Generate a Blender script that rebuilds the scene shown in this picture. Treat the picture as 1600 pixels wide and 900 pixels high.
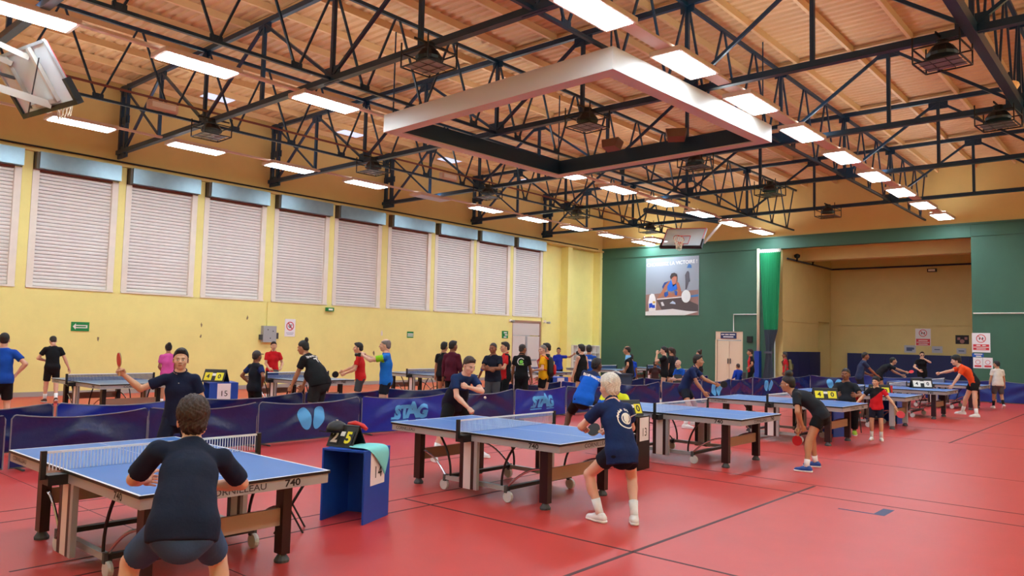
import bpy, bmesh, math, random
import numpy as np
from mathutils import Vector, Matrix, Euler
from mathutils.bvhtree import BVHTree

# ------------------------------------------------------------------ camera, world, exposure
SC = bpy.context.scene
COL = SC.collection
for o in list(bpy.data.objects): bpy.data.objects.remove(o)
random.seed(7); RNG = np.random.default_rng(7)
CAM_H = 1.86
def make_camera():
    yaw, pitch, roll = math.radians(41.1), math.atan(80.8/1190.0), math.radians(1.33)
    f0 = Vector((-math.sin(yaw), math.cos(yaw), 0)); r0 = Vector((math.cos(yaw), math.sin(yaw), 0)); u0 = Vector((0, 0, 1))
    f = f0*math.cos(pitch)+u0*math.sin(pitch); u = u0*math.cos(pitch)-f0*math.sin(pitch)
    r = r0*math.cos(roll)+u*math.sin(roll); u = u*math.cos(roll)-r0*math.sin(roll)
    cd = bpy.data.cameras.new('camera'); cd.sensor_width = 36; cd.lens = 1190/1600*36; cd.clip_end = 200; cd.clip_start = .1
    c = bpy.data.objects.new('camera', cd); COL.objects.link(c)
    m = Matrix((r, u, -f)).transposed().to_4x4(); m.translation = (0, 0, CAM_H); c.matrix_world = m
    SC.camera = c
make_camera()
w = bpy.data.worlds.new('world'); SC.world = w; w.use_nodes = True
w.node_tree.nodes['Background'].inputs[0].default_value = (1, .97, .92, 1)
w.node_tree.nodes['Background'].inputs[1].default_value = .3
vs = SC.view_settings
vs.view_transform = 'Standard'; vs.look = 'None'; vs.gamma = 1; vs.use_curve_mapping = False
vs.exposure = 0.32
LAMP = 29.0; UPFILL = 24.0          # emission of the lamp diffusers, and of the strips added to light the roof

# ------------------------------------------------------------------ materials
def lin(c):
    return tuple(((x/255)/12.92 if x/255 <= .04045 else ((x/255+.055)/1.055)**2.4) for x in c)
MATS = {}
def mat(name, rgb, rough=.6, metal=0.0, var=0.0, vscale=8.0, bump=0.0, bscale=60.0, spec=None, emit=0.0, alpha=1.0, coat=0.0, stretch=None):
    if name in MATS: return MATS[name]
    m = bpy.data.materials.new(name); m.use_nodes = True; nt = m.node_tree; N = nt.nodes; L = nt.links
    b = N['Principled BSDF']; c = lin(rgb)
    b.inputs['Base Color'].default_value = (*c, 1); b.inputs['Roughness'].default_value = rough; b.inputs['Metallic'].default_value = metal
    if spec is not None: b.inputs['Specular IOR Level'].default_value = spec
    if coat: b.inputs['Coat Weight'].default_value = coat
    if emit: b.inputs['Emission Color'].default_value = (*c, 1); b.inputs['Emission Strength'].default_value = emit
    if alpha < 1: b.inputs['Alpha'].default_value = alpha
    if var or bump:
        tc = N.new('ShaderNodeTexCoord'); src = tc.outputs['Object']
        if stretch:
            mp = N.new('ShaderNodeMapping'); mp.inputs['Scale'].default_value = stretch; L.new(src, mp.inputs[0]); src = mp.outputs[0]
    if var:
        n = N.new('ShaderNodeTexNoise'); n.inputs['Scale'].default_value = vscale; n.inputs['Detail'].default_value = 6; n.inputs['Roughness'].default_value = .65
        L.new(src, n.inputs['Vector'])
        r = N.new('ShaderNodeValToRGB'); r.color_ramp.elements[0].position = .3; r.color_ramp.elements[1].position = .7
        r.color_ramp.elements[0].color = (*[x*(1-var) for x in c], 1); r.color_ramp.elements[1].color = (*[min(1, x*(1+var*.7)) for x in c], 1)
        L.new(n.outputs['Fac'], r.inputs[0]); L.new(r.outputs[0], b.inputs['Base Color'])
    if bump:
        n2 = N.new('ShaderNodeTexNoise'); n2.inputs['Scale'].default_value = bscale; n2.inputs['Detail'].default_value = 4
        L.new(src, n2.inputs['Vector'])
        bp = N.new('ShaderNodeBump'); bp.inputs['Strength'].default_value = bump; bp.inputs['Distance'].default_value = .02
        L.new(n2.outputs['Fac'], bp.inputs['Height']); L.new(bp.outputs[0], b.inputs['Normal'])
    MATS[name] = m
    return m

M_yellow = mat('yellow wall paint', (242, 230, 146), .65, var=.05, vscale=1.3, bump=.08, bscale=25)
M_cream = mat('cream wall paint', (218, 190, 122), .7, var=.05, vscale=.8)
M_green = mat('green wall paint', (60, 104, 84), .6, var=.06, vscale=1.2, bump=.08, bscale=30)
M_olive = mat('ochre wall paint', (222, 204, 138), .7, var=.05, vscale=1.0)
M_roof = mat('roof sheet paint', (216, 178, 132), .55, var=.06, vscale=1.5)
M_purlin = mat('cream purlin paint', (226, 190, 140), .5)
M_steel = mat('dark blue steel paint', (20, 52, 78), .34, var=.12, vscale=5)
M_floor = mat('red sports mat', (198, 60, 54), .36, var=.06, vscale=2.2, bump=.10, bscale=180)
M_seam = mat('dark mat seam', (70, 28, 34), .6)
M_shut = mat('white shutter slat', (232, 226, 220), .45, metal=.1, var=.05, vscale=3)
M_guide = mat('cream shutter guide', (236, 226, 212), .5, var=.05, vscale=3)
M_housing = mat('galvanised shutter housing', (134, 154, 162), .32, metal=.55, var=.08, vscale=4)
M_dark = mat('dark recess', (40, 34, 32), .8)
M_rust = mat('reddish shutter seal', (120, 62, 44), .7)
M_white = mat('white paint', (236, 233, 226), .5)
M_lampcase = mat('lamp casing', (214, 188, 168), .45)
M_black = mat('black plastic', (16, 16, 18), .45)
M_rubber = mat('grey rubber', (70, 72, 74), .6)
M_chrome = mat('polished steel tube', (190, 190, 192), .25, metal=.9)
M_alu = mat('silver grey table frame', (172, 175, 178), .4, metal=.3)
M_maroon = mat('dark maroon table leg', (40, 15, 18), .4)
M_plank = mat('taupe leg panel', (176, 146, 128), .5)
M_blue = mat('blue table top', (44, 108, 184), .42, var=.03, vscale=3)
M_bluegrey = mat('grey table top with painted sheen', (96, 128, 160), .3)  # silvery reflection at grazing angle put into the base colour
M_line = mat('white table line', (240, 240, 240), .4)
M_navy = mat('navy barrier cloth', (19, 34, 98), .25, var=.12, vscale=4, bump=.5, bscale=6, spec=.55)
M_royal = mat('royal blue barrier cloth', (16, 44, 160), .32, var=.06, vscale=4, bump=.35, bscale=6)
M_logo = mat('light blue print', (86, 176, 240), .45)
M_box = mat('blue painted plywood', (24, 76, 176), .45, var=.06, vscale=5)
M_paper = mat('paper', (240, 236, 238), .6)
M_ink = mat('black ink', (24, 22, 24), .6)
M_signred = mat('red sign print', (214, 54, 64), .5)
M_signgreen = mat('green exit sign', (10, 132, 62), .45)
M_signblue = mat('navy sign', (26, 44, 96), .5)
M_pad = mat('navy wall padding', (12, 34, 92), .5, var=.06, vscale=3)
M_curtain = mat('green curtain', (28, 150, 96), .6)
M_curtain2 = mat('slate curtain weight', (74, 82, 96), .6)
M_door = mat('pale door', (226, 206, 178), .45)
M_greydoor = mat('white metal door', (214, 206, 198), .45)
M_yflip = mat('yellow score card', (236, 222, 30), .5)
M_red = mat('red plastic', (204, 34, 34), .4)
M_towel = mat('aqua towel', (128, 214, 214), .9, bump=.3, bscale=120)
M_glass = mat('acrylic backboard', (228, 240, 244), .08, alpha=.6)
M_netcord = mat('cream net cord', (232, 220, 188), .8)
M_wood = mat('paddle wood', (206, 160, 104), .5)
M_rubred = mat('red paddle rubber', (196, 20, 34), .45)
M_rubblk = mat('black paddle rubber', (20, 20, 22), .5)
def lamp_mat():
    m = bpy.data.materials.new('fluorescent diffuser'); m.use_nodes = True; N = m.node_tree.nodes; L = m.node_tree.links
    b = N['Principled BSDF']; b.inputs['Base Color'].default_value = (.9, .9, .9, 1)
    b.inputs['Emission Color'].default_value = (.77, .94, 1.08, 1); b.inputs['Emission Strength'].default_value = LAMP
    return m
M_lamp = lamp_mat()
M_upfill = lamp_mat(); M_upfill.node_tree.nodes['Principled BSDF'].inputs['Emission Strength'].default_value = UPFILL
M_upfill.node_tree.nodes['Principled BSDF'].inputs['Emission Color'].default_value = (.86, .95, 1.0, 1)
def net_mat(name, rgb, density, scale, axes=('Y', 'Z')):
    # fine woven net: strings as an alpha pattern in object space
    m = bpy.data.materials.new(name); m.use_nodes = True; N = m.node_tree.nodes; L = m.node_tree.links
    b = N['Principled BSDF']; b.inputs['Base Color'].default_value = (*lin(rgb), 1); b.inputs['Roughness'].default_value = .7
    tc = N.new('ShaderNodeTexCoord'); sp = N.new('ShaderNodeSeparateXYZ'); L.new(tc.outputs['Object'], sp.inputs[0])
    outs = []
    for ax in axes:
        mu = N.new('ShaderNodeMath'); mu.operation = 'MULTIPLY'; mu.inputs[1].default_value = scale; L.new(sp.outputs[ax], mu.inputs[0])
        fr = N.new('ShaderNodeMath'); fr.operation = 'FRACT'; L.new(mu.outputs[0], fr.inputs[0])
        lt = N.new('ShaderNodeMath'); lt.operation = 'LESS_THAN'; lt.inputs[1].default_value = density; L.new(fr.outputs[0], lt.inputs[0]); outs.append(lt)
    mx = N.new('ShaderNodeMath'); mx.operation = 'MAXIMUM'; L.new(outs[0].outputs[0], mx.inputs[0]); L.new(outs[-1].outputs[0], mx.inputs[1])
    L.new(mx.outputs[0], b.inputs['Alpha']); return m
M_net = net_mat('table net mesh', (32, 60, 118), .48, 62)
M_netw = net_mat('table net mesh pale strings', (216, 226, 240), .34, 40, ('Y',))
M_mesh = net_mat('wire guard mesh', (40, 46, 54), .3, 22)

# ------------------------------------------------------------------ object helpers
def tag(o, label=None, cat=None, group=None, kind=None):
    if label: o['label'] = label
    if cat: o['category'] = cat
    if group: o['group'] = group
    if kind: o['kind'] = kind
    return o
def thing(name, label, cat, loc=(0, 0, 0), rz=0.0, group=None):
    o = bpy.data.objects.new(name, None); COL.objects.link(o); o.location = loc; o.rotation_euler = (0, 0, rz); o.empty_display_size = .1
    return tag(o, label, cat, group)
def link(name, me, parent=None, loc=None, rot=None):
    o = bpy.data.objects.new(name, me); COL.objects.link(o)
    if parent is not None: o.parent = parent
    if loc is not None: o.location = loc
    if rot is not None: o.rotation_euler = rot
    return o
def mesh(name, V, F, m, smooth=False):
    me = bpy.data.meshes.new(name); me.from_pydata([tuple(map(float, v)) for v in V], [], [tuple(map(int, f)) for f in F])
    if m is not None:
        for x in (m if isinstance(m, (list, tuple)) else [m]): me.materials.append(x)
    if smooth: me.polygons.foreach_set('use_smooth', [True]*len(me.polygons))
    me.update(); return me
class MB:
    "collects shapes into one mesh"
    def __init__(s): s.V = []; s.F = []
    def add(s, V, F):
        n = len(s.V); s.V += [tuple(v) for v in V]; s.F += [tuple(i+n for i in f) for f in F]; return s
    def box(s, x0, x1, y0, y1, z0, z1):
        V = [(x0, y0, z0), (x1, y0, z0), (x1, y1, z0), (x0, y1, z0), (x0, y0, z1), (x1, y0, z1), (x1, y1, z1), (x0, y1, z1)]
        return s.add(V, [(0, 3, 2, 1), (4, 5, 6, 7), (0, 1, 5, 4), (1, 2, 6, 5), (2, 3, 7, 6), (3, 0, 4, 7)])
    def cbox(s, c, d, rot=None):
        x, y, z = (a/2 for a in d)
        V = [Vector(v) for v in ((-x, -y, -z), (x, -y, -z), (x, y, -z), (-x, y, -z), (-x, -y, z), (x, -y, z), (x, y, z), (-x, y, z))]
        if rot is not None: V = [rot @ v for v in V]
        return s.add([v+Vector(c) for v in V], [(0, 3, 2, 1), (4, 5, 6, 7), (0, 1, 5, 4), (1, 2, 6, 5), (2, 3, 7, 6), (3, 0, 4, 7)])
    def bar(s, a, b, wd, ht=None):
        a, b = Vector(a), Vector(b); d = b-a; L = d.length; d.normalize()
        up = Vector((0, 0, 1)) if abs(d.z) < .95 else Vector((1, 0, 0))
        r = d.cross(up).normalized(); u = r.cross(d)
        R = Matrix((r, d, u)).transposed()
        return s.cbox((a+b)/2, (wd, L, ht or wd), R)
    def tube(s, pts, r, n=8, closed=False):
        pts = [Vector(p) for p in pts]; k = len(pts); rr = r if isinstance(r, (list, tuple)) else [r]*k; V = []; ref = None
        for i, p in enumerate(pts):
            if closed: d = pts[(i+1) % k]-pts[i-1]
            else: d = pts[min(i+1, k-1)]-pts[max(i-1, 0)]
            d.normalize()
            if ref is None: ref = d.orthogonal().normalized()
            ref = (ref-d*ref.dot(d)).normalized(); q = d.cross(ref)
            for j in range(n):
                a = 2*math.pi*j/n; V.append(p+(ref*math.cos(a)+q*math.sin(a))*rr[i])
        F = []
        for i in range(k if closed else k-1):
            for j in range(n):
                i2 = (i+1) % k
                F.append((i*n+j, i*n+(j+1) % n, i2*n+(j+1) % n, i2*n+j))
        if not closed: F.append(tuple(range(n))[::-1]); F.append(tuple((k-1)*n+j for j in range(n)))
        return s.add(V, F)
    def lathe(s, prof, c=(0, 0, 0), n=14, axis='z'):
        V = []; F = []
        for (r, h) in prof:
            for j in range(n):
                a = 2*math.pi*j/n; p = (r*math.cos(a), r*math.sin(a), h)
                if axis == 'y': p = (p[0], p[2], p[1])
                if axis == 'x': p = (p[2], p[0], p[1])
                V.append((p[0]+c[0], p[1]+c[1], p[2]+c[2]))
        for i in range(len(prof)-1):
            for j in range(n): F.append((i*n+j, i*n+(j+1) % n, (i+1)*n+(j+1) % n, (i+1)*n+j))
        F.append(tuple(range(n))[::-1]); F.append(tuple((len(prof)-1)*n+j for j in range(n)))
        return s.add(V, F)
    def prism(s, poly, o, ex, ey, ez):
        "poly in (ex,ey) plane at origin o, extruded by the vector ez"
        o, ex, ey, ez = map(Vector, (o, ex, ey, ez)); n = len(poly)
        V = [o+ex*p[0]+ey*p[1] for p in poly]; V += [v+ez for v in V]
        F = [tuple(range(n))[::-1], tuple(range(n, 2*n))]+[(i, (i+1) % n, n+(i+1) % n, n+i) for i in range(n)]
        return s.add(V, F)
    def me(s, name, m, smooth=False): return mesh(name, s.V, s.F, m, smooth)
    def obj(s, name, m, parent=None, loc=None, rot=None, smooth=False): return link(name, s.me(name, m, smooth), parent, loc, rot)
def copy_tree(o, parent=None):
    c = o.copy(); COL.objects.link(c); c.parent = parent
    for ch in o.children: copy_tree(ch, c)
    return c
UNIT = {}
def rod(name, a, b, wd, ht, m, parent=None):
    "a straight bar as an object: shared unit box, scaled and turned into place"
    if m.name not in UNIT: UNIT[m.name] = MB().box(-.5, .5, -.5, .5, -.5, .5).me('bar', m)
    a, b = Vector(a), Vector(b); d = b-a; L = d.length; d.normalize()
    up = Vector((0, 0, 1)) if abs(d.z) < .95 else Vector((1, 0, 0))
    r = d.cross(up).normalized(); u = r.cross(d)
    o = bpy.data.objects.new(name, UNIT[m.name]); COL.objects.link(o)
    M = Matrix((r*wd, d*L, u*ht)).transposed().to_4x4(); M.translation = (a+b)/2
    if parent is not None: o.parent = parent
    o.matrix_local = M
    return o
TXT = {}
def text_geo(s, size=1.0, bold=0.0, align='CENTER'):
    key = (s, size, bold, align)
    if key in TXT: return TXT[key]
    cu = bpy.data.curves.new('t', 'FONT'); cu.body = s; cu.size = size; cu.align_x = align; cu.align_y = 'CENTER'; cu.offset = bold; cu.resolution_u = 3
    ob = bpy.data.objects.new('t', cu); COL.objects.link(ob)
    dg = bpy.context.evaluated_depsgraph_get(); me = ob.evaluated_get(dg).to_mesh()
    V = [tuple(v.co) for v in me.vertices]; F = [tuple(p.vertices) for p in me.polygons]
    ob.evaluated_get(dg).to_mesh_clear(); bpy.data.objects.remove(ob); bpy.data.curves.remove(cu)
    TXT[key] = (V, F); return V, F
def put_flat(mb, V, F, o, ex, ey):
    o, ex, ey = Vector(o), Vector(ex), Vector(ey)
    return mb.add([o+ex*v[0]+ey*v[1] for v in V], F)
def subdivide(V, F, maxlen):
    "split long edges of flat lettering so that it can follow a curved surface"
    bm = bmesh.new(); vs_ = [bm.verts.new(v) for v in V]
    for f in F:
        try: bm.faces.new([vs_[i] for i in f])
        except ValueError: pass
    bmesh.ops.triangulate(bm, faces=bm.faces[:])
    for _ in range(4):
        es = [e for e in bm.edges if e.calc_length() > maxlen]
        if not es: break
        bmesh.ops.subdivide_edges(bm, edges=es, cuts=1); bmesh.ops.triangulate(bm, faces=[f for f in bm.faces if len(f.verts) > 3])
    bm.verts.index_update(); V2 = [tuple(v.co) for v in bm.verts]; F2 = [tuple(v.index for v in f.verts) for f in bm.faces]; bm.free()
    return V2, F2
def disc(r, n=24, cx=0, cy=0, sx=1, sy=1, rot=0):
    c, s_ = math.cos(rot), math.sin(rot)
    P = [(r*sx*math.cos(2*math.pi*i/n), r*sy*math.sin(2*math.pi*i/n)) for i in range(n)]
    return [(cx+c*x-s_*y, cy+s_*x+c*y) for x, y in P]

# ------------------------------------------------------------------ the hall
XW, XR, YB, YF = -23.65, 2.4, -5.0, 34.62
ZL, ZU = 6.8, 9.32
def struct(name, mb, m, label): return tag(mb.obj(name, m), label, None, None, 'structure')
floor = tag(MB().box(-24.4, XR+.3, YB-.3, 42, -.1, 0).obj('floor', M_floor), 'red sports floor of glued mats with dark seams', None, None, 'structure')
def fline(x0, x1, y0, y1, m=M_seam): MB().box(x0, x1, y0, y1, 0, .0015).obj('floor_line', m, floor)
for x in (-9.03, -8.53): fline(x-.011, x+.011, YB, 22)
for x in (-6.78, -6.33): fline(x-.012, x+.012, 2, 9.6)
fline(-3.72, -3.68, 2, 10.5); fline(-3.5, -3.46, 17.4, 34.6)
fline(-6.78, 2.4, 5.945, 5.975); fline(-7.5, 2.4, 10.55, 10.575); fline(-6.3, 2.4, 9.83, 9.855); fline(-13, 2.4, 20.2, 20.22)
fline(-2.62, -2.5, 9.25, 9.66, M_signblue); fline(-3.0, -2.62, 9.25, 9.29, M_signblue)
for y in (1.7, 3.2, 13.2, 17.5, 24.0): fline(-23.6, 2.4, y, y+.008)

DOORY = (27.2, 29.35)
wl = MB().box(XW-.3, XW, YB, DOORY[0], 0, 2.98).box(XW-.3, XW, DOORY[0], DOORY[1], 2.8, 2.98)
struct_n = MB().box(XW-.75, XW-.45, 29.4, YF, 0, 6.76)
for a, b in ((29.42, 29.72), (31.5, 31.88), (34.4, YF)): struct('wall_left_pier', MB().box(XW-.45, XW, a, b, 0, 6.76), M_yellow, 'yellow pier of the corner niche')
SH = [(4.45, 6.58), (6.98, 9.11), (9.47, 11.55), (11.93, 14.03), (14.48, 16.64), (17.01, 19.13), (19.59, 21.79), (22.16, 24.38), (24.71, 26.88), (27.25, 29.33)]
for (a, b), (c, d) in zip(SH[:-1], SH[1:]): struct('wall_left_pier', MB().box(XW-.2, XW-.01, b+.075, c-.075, 2.98, 6.76), M_yellow, 'yellow pier between two shutters')
struct('wall_left_pier', MB().box(XW-.2, XW, YB, SH[0][0]-.08, 2.98, 6.76), M_yellow, 'yellow wall left of the shutters')
struct('wall_left_behind', MB().box(XW-.34, XW-.2, YB, 29.4, 2.98, 6.76), M_yellow, 'wall behind the shutters')
struct('wall_left_niche', struct_n, M_yellow, 'yellow back of the corner niches')
wall_left = struct('wall_left', wl, M_yellow, 'pale yellow side wall below and between the shutters')
struct('wall_left_upper', MB().box(XW-.3, XW, YB, YF, ZL, ZU), M_cream, 'ochre upper side wall above the shutters')
struct('trim_1', MB().box(XW-.4, XW+.1, YB, YF, 6.74, 6.82), M_cream, 'narrow ledge along the top of the shutters')
struct('baseboard_left', MB().box(XW, XW+.02, YB, 27.2, 0, .13), mat('grey baseboard', (168, 160, 152), .6), 'grey baseboard along the yellow wall')
g = MB().box(XW-.3, -16.98, YF, YF+.3, 0, 6.9).box(-16.98, -15.55, YF, YF+.3, 2.5, 6.9).box(-15.55, -14.15, YF, YF+.3, 0, 6.9)
g.box(-6.05, XR, YF, YF+.3, 0, 6.9).box(-14.15, -6.05, YF-.02, YF+.28, 6.36, 6.9)
struct('wall_far', g, M_green, 'dark green end wall around the alcove opening')
struct('trim_2', MB().box(XW-.2, -14.6, YF-.05, YF, 6.38, 6.42).box(-6.03, XR, YF-.05, YF, 6.38, 6.42).box(XW-.2, XR, YF-.06, YF+.02, 6.86, 6.93), M_green, 'green rail along the top of the end wall')
struct('wall_far_upper', MB().box(XW-.3, XR, YF, YF+.3, 6.93, ZU), M_cream, 'ochre upper end wall under the roof')
rc = MB().box(-14.1, -13.75, YF+.3, 39.6, 0, 6.62).box(-14.1, -13.75, 39.6, 41.8, 3.15, 6.62).box(-15.2, -14.9, 39.4, 42, 0, 3.2).box(-14.9, -13.75, 41.3, 41.55, 0, 3.2).box(-13.75, -5.3, 41.5, 41.8, 0, 6.62).box(-5.6, -5.3, YF+.3, 41.5, 0, 6.62)
struct('wall_alcove', rc, M_olive, 'ochre walls of the alcove beyond the green wall')
struct('ceiling_alcove', MB().box(-14.1, -5.3, YF+.3, 41.8, 6.62, 6.8).box(-14.1, -5.3, 37.4, 38.0, 6.05, 6.62), M_olive, 'ochre alcove ceiling with one downstand beam')
struct('trim_3', MB().box(-13.76, -13.72, YF+.3, 39.6, 3.02, 3.1).box(-13.7, -5.6, 41.44, 41.5, 3.02, 3.1), M_olive, 'ochre dado line around the alcove')
struct('wall_right', MB().box(XR, XR+.3, YB, YF+.3, 0, ZU), M_yellow, 'yellow side wall behind the photographer')
struct('wall_back', MB().box(XW-.3, XR+.3, YB-.3, YB, 0, ZU), M_yellow, 'yellow end wall behind the photographer')
# wall padding
pad = thing('wall_padding', 'navy padded mats along the foot of the alcove back wall', 'wall padding', (0, 0, 0))
x = -12.9
while x < -5.7:
    x2 = min(x+1.85, -5.62); MB().box(x+.01, x2-.01, 41.36, 41.5, .05, 1.58).obj('pad', M_pad, pad); x = x2
pad = thing('wall_padding', 'navy padded mats on the alcove side wall beside the green curtain', 'wall padding', (0, 0, 0))
y = 35.0
while y < 39.4:
    y2 = min(y+1.5, 39.5); MB().box(-13.75, -13.62, y+.01, y2-.01, .05, 1.6).obj('pad', M_pad, pad); y = y2
rail = tag(MB().tube([(-13.62, 35.2, 5.95), (-13.62, 41.3, 5.95), (-5.7, 41.3, 5.95)], .05, 6).obj('curtain_rail', M_steel), 'dark rail running round the alcove below its ceiling', 'rail')
for i, (px_, py_) in enumerate(((-13.55, 36.2), (-13.55, 38.3))):
    t = thing('spotlight', ['small black spotlight on the alcove rail next to the curtain', 'small black spotlight on the alcove rail near the corner'][i], 'spotlight', (px_, py_, 6.05), 0, 'alcove spotlights')
    MB().lathe([(.05, 0), (.13, .05), (.15, .16), (.05, .22)], n=10).obj('lamp_body', M_black, t); MB().box(-.03, .03, -.03, .03, -.14, 0).obj('bracket', M_black, t)
t = thing('security_lamp', 'small white lamp fixed high on the alcove back wall', 'lamp', (-8.9, 41.38, 5.72))
MB().box(-.2, .2, -.08, .08, -.08, .08).obj('lamp_body', M_black, t); MB().box(-.15, .15, -.1, -.08, -.05, .05).obj('lens', M_white, t)

# roof: corrugated sheet, purlins
V = []; F = []; ys = []; y = YB-.2
while y < YF+.2:
    ys += [(y, 0), (y+.09, 0), (y+.125, -.045), (y+.215, -.045)]; y += .25
for (yy, dz) in ys: V += [(XW-.3, yy, ZU+dz), (XR+.3, yy, ZU+dz)]
for i in range(len(ys)-1): F.append((2*i, 2*i+2, 2*i+3, 2*i+1))
n0 = len(V); V += [(XW-.3, YB-.2, ZU+.2), (XR+.3, YB-.2, ZU+.2), (XR+.3, YF+.3, ZU+.2), (XW-.3, YF+.3, ZU+.2)]; F.append((n0, n0+1, n0+2, n0+3))
ceiling = tag(link('ceiling', mesh('ceiling', V, F, M_roof)), 'corrugated beige roof sheets over the hall', None, None, 'structure')
x = -23.2
while x < XR:
    rod('purlin', (x, YB, 9.19), (x, YF, 9.19), .075, .17, M_purlin, ceiling); x += 1.335
PY = [-1.0, 4.05, 9.1, 14.15, 19.2, 24.25, 29.3]
for y in PY: rod('ridge_strip', (XW, y+.12, 9.22), (XR, y+.12, 9.22), .10, .06, M_purlin, ceiling)

# trusses
ORD = ['first', 'second', 'third', 'fourth', 'fifth', 'sixth', 'seventh', 'eighth', 'ninth', 'tenth', 'eleventh', 'twelfth']
ZT, ZB = 9.05, 7.13
PX = [-23.15, -20.95, -18.4, -15.7, -13.0, -10.3, -7.6, -5.0, -2.4, 0.2, 2.3]
for i, y in enumerate(PY):
    lab = 'dark blue crosswise roof truss over the photographer' if i == 0 else f'dark blue crosswise roof truss, {ORD[i-1]} from the near end of the hall'
    t = thing('roof_truss', lab, 'roof truss', (0, y, 0), 0, 'crosswise roof trusses')
    rod('top_chord', (XW, 0, ZT), (XR, 0, ZT), .10, .12, M_steel, t); rod('bottom_chord', (XW, 0, ZB), (XR, 0, ZB), .14, .12, M_steel, t)
    for xx in (-23.5, -23.16): rod('end_post', (xx, 0, ZB-.1), (xx, 0, ZT+.08), .10, .12, M_steel, t)
    for zz, hh in ((ZB-.02, .34), (8.06, .22), (ZT-.08, .34)): rod('end_plate', (-23.62, 0, zz), (-23.0, 0, zz), .05, hh, M_steel, t)
    for j, xx in enumerate(PX[1:], 1): rod('post', (xx, 0, ZB), (xx, 0, ZT), .08, .08, M_steel, t)
    for a, b in zip(range(len(PX)-1), range(1, len(PX))):
        if a % 2 == 0: rod('diagonal', (PX[a]+.05, 0, ZB+.1), (PX[b], 0, ZT-.05), .065, .065, M_steel, t)
        else: rod('diagonal', (PX[a], 0, ZT-.05), (PX[b], 0, ZB+.05), .065, .065, M_steel, t)
    rod('diagonal', (-23.1, 0, ZT-.2), (-20.95, 0, ZB+.1), .05, .05, M_steel, t)
    for j, xx in enumerate(PX[1:-1], 1):
        z0 = ZT-.1 if j % 2 == 1 else ZB+.1
        rod('gusset_plate', (xx-.25, 0, z0), (xx+.25, 0, z0), .03, .34, M_steel, t)
        if j % 2 == 0: rod('gusset_plate', (xx-.16, 0, ZT-.08), (xx+.16, 0, ZT-.08), .03, .26, M_steel, t)
SX = [-18.4, -13.0, -7.6, -2.4]
for i, x in enumerate(SX):
    t = thing('lattice_girder', f'dark blue lengthwise lattice girder with V rods, {ORD[i]} from the shuttered wall', 'roof girder', (x, 0, 0), 0, 'lengthwise lattice girders')
    big = i == 3
    rod('top_chord', (0, YB, 9.0), (0, YF, 9.0), .07, .08, M_steel, t); rod('bottom_chord', (0, YB, ZB), (0, YF-.3, ZB), .16 if big else .07, .2 if big else .06, M_steel, t)
    for y in PY:
        for k in range(3):
            a = y+k*1.683; m_ = a+.84; b = a+1.683
            if b > YF: continue
            rod('rod', (0, a+.06, 8.98), (0, m_-.04, ZB+.03), .042, .042, M_steel, t); rod('rod', (0, b-.06, 8.98), (0, m_+.04, ZB+.03), .042, .042, M_steel, t)
            rod('clip_plate', (0, m_-.12, ZB+.06), (0, m_+.12, ZB+.06), .03, .12, M_steel, t)
t = tag(MB().tube([(-18.25, YB, 7.42), (-18.25, YF, 7.42)], .03, 8).obj('conduit_pipe', mat('brown conduit', (122, 74, 60), .5)), 'thin brown pipe running along the roof girder nearest the shuttered wall', 'pipe')

# panel lights
def make_lamp():
    t = thing('panel_light', 'x', 'ceiling light')
    MB().box(-.31, .31, -.77, .77, .0, .09).obj('casing', M_lampcase, t)
    MB().box(-.255, .255, -.70, .70, -.012, .0).obj('diffuser', M_lamp, t)
    MB().box(-.27, -.19, -.72, .72, .09, .1).box(.19, .27, -.72, .72, .09, .1).obj('uplight_added_strip', M_upfill, t)  # glowing strips added on top of the casing to brighten the roof
    return t
LP = None
M_lampoff = mat('unlit diffuser', (190, 196, 204), .3)
rows = [('along the shuttered wall', -20.6, 7.03, 2.98), ('just left of the white frame', -14.12, 6.8, 2.955), ('just right of the white frame', -6.72, 12.45, 2.935), ('over the photographer', .6, 6.8, 2.95)]
for ri, (nm, x, y0, dy) in enumerate(rows):
    k0 = int(math.ceil((-3.0-y0)/dy)); n = 0; k = k0
    while y0+k*dy < 34.0:
        y = y0+k*dy
        if LP is None: t = LP = make_lamp()
        else: t = copy_tree(LP)
        t.location = (x, y, 7.0); n += 1
        if ri == 0 and k == 4:
            d = [c for c in t.children if c.name.startswith('diffuser')][0]; d.data = d.data.copy(); d.data.materials[0] = M_lampoff
            tag(t, 'unlit panel light in the row along the shuttered wall', group='panel lights, row along the shuttered wall')
        else:
            tag(t, f'lit panel light, {ORD[n-1] if n <= 12 else "last"} of the row {nm}', group=f'panel lights, row {nm}')
        k += 1
    wd = (.05, .06, .14, .14)[ri]
    tag(MB().box(x-wd, x+wd, -4, 34.4, 7.09, 7.14).obj('cable_tray', M_lampcase), f'long pale cable tray above the panel lights {nm}', 'cable tray')
for i, x in enumerate((-11.5, -8.2)):  # hidden lamps added only to brighten the alcove
    t = copy_tree(LP); t.location = (x, 35.27, 6.5); t.rotation_euler.z = math.pi/2; tag(t, ['left unseen fill light added behind the alcove lintel', 'right unseen fill light added behind the alcove lintel'][i], group='added alcove fill lights')
    for c in t.children:
        if c.name.startswith('uplight'): c.data = c.data.copy(); c.data.materials[0] = M_lampcase
        if c.name.startswith('diffuser'): c.scale = (.34, .45, 1)
t = copy_tree(LP); t.location = (-19.55, 33.3, 7.0); tag(t, 'lit panel light beside the row end in the far left corner', group='panel lights, row along the shuttered wall')

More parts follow.
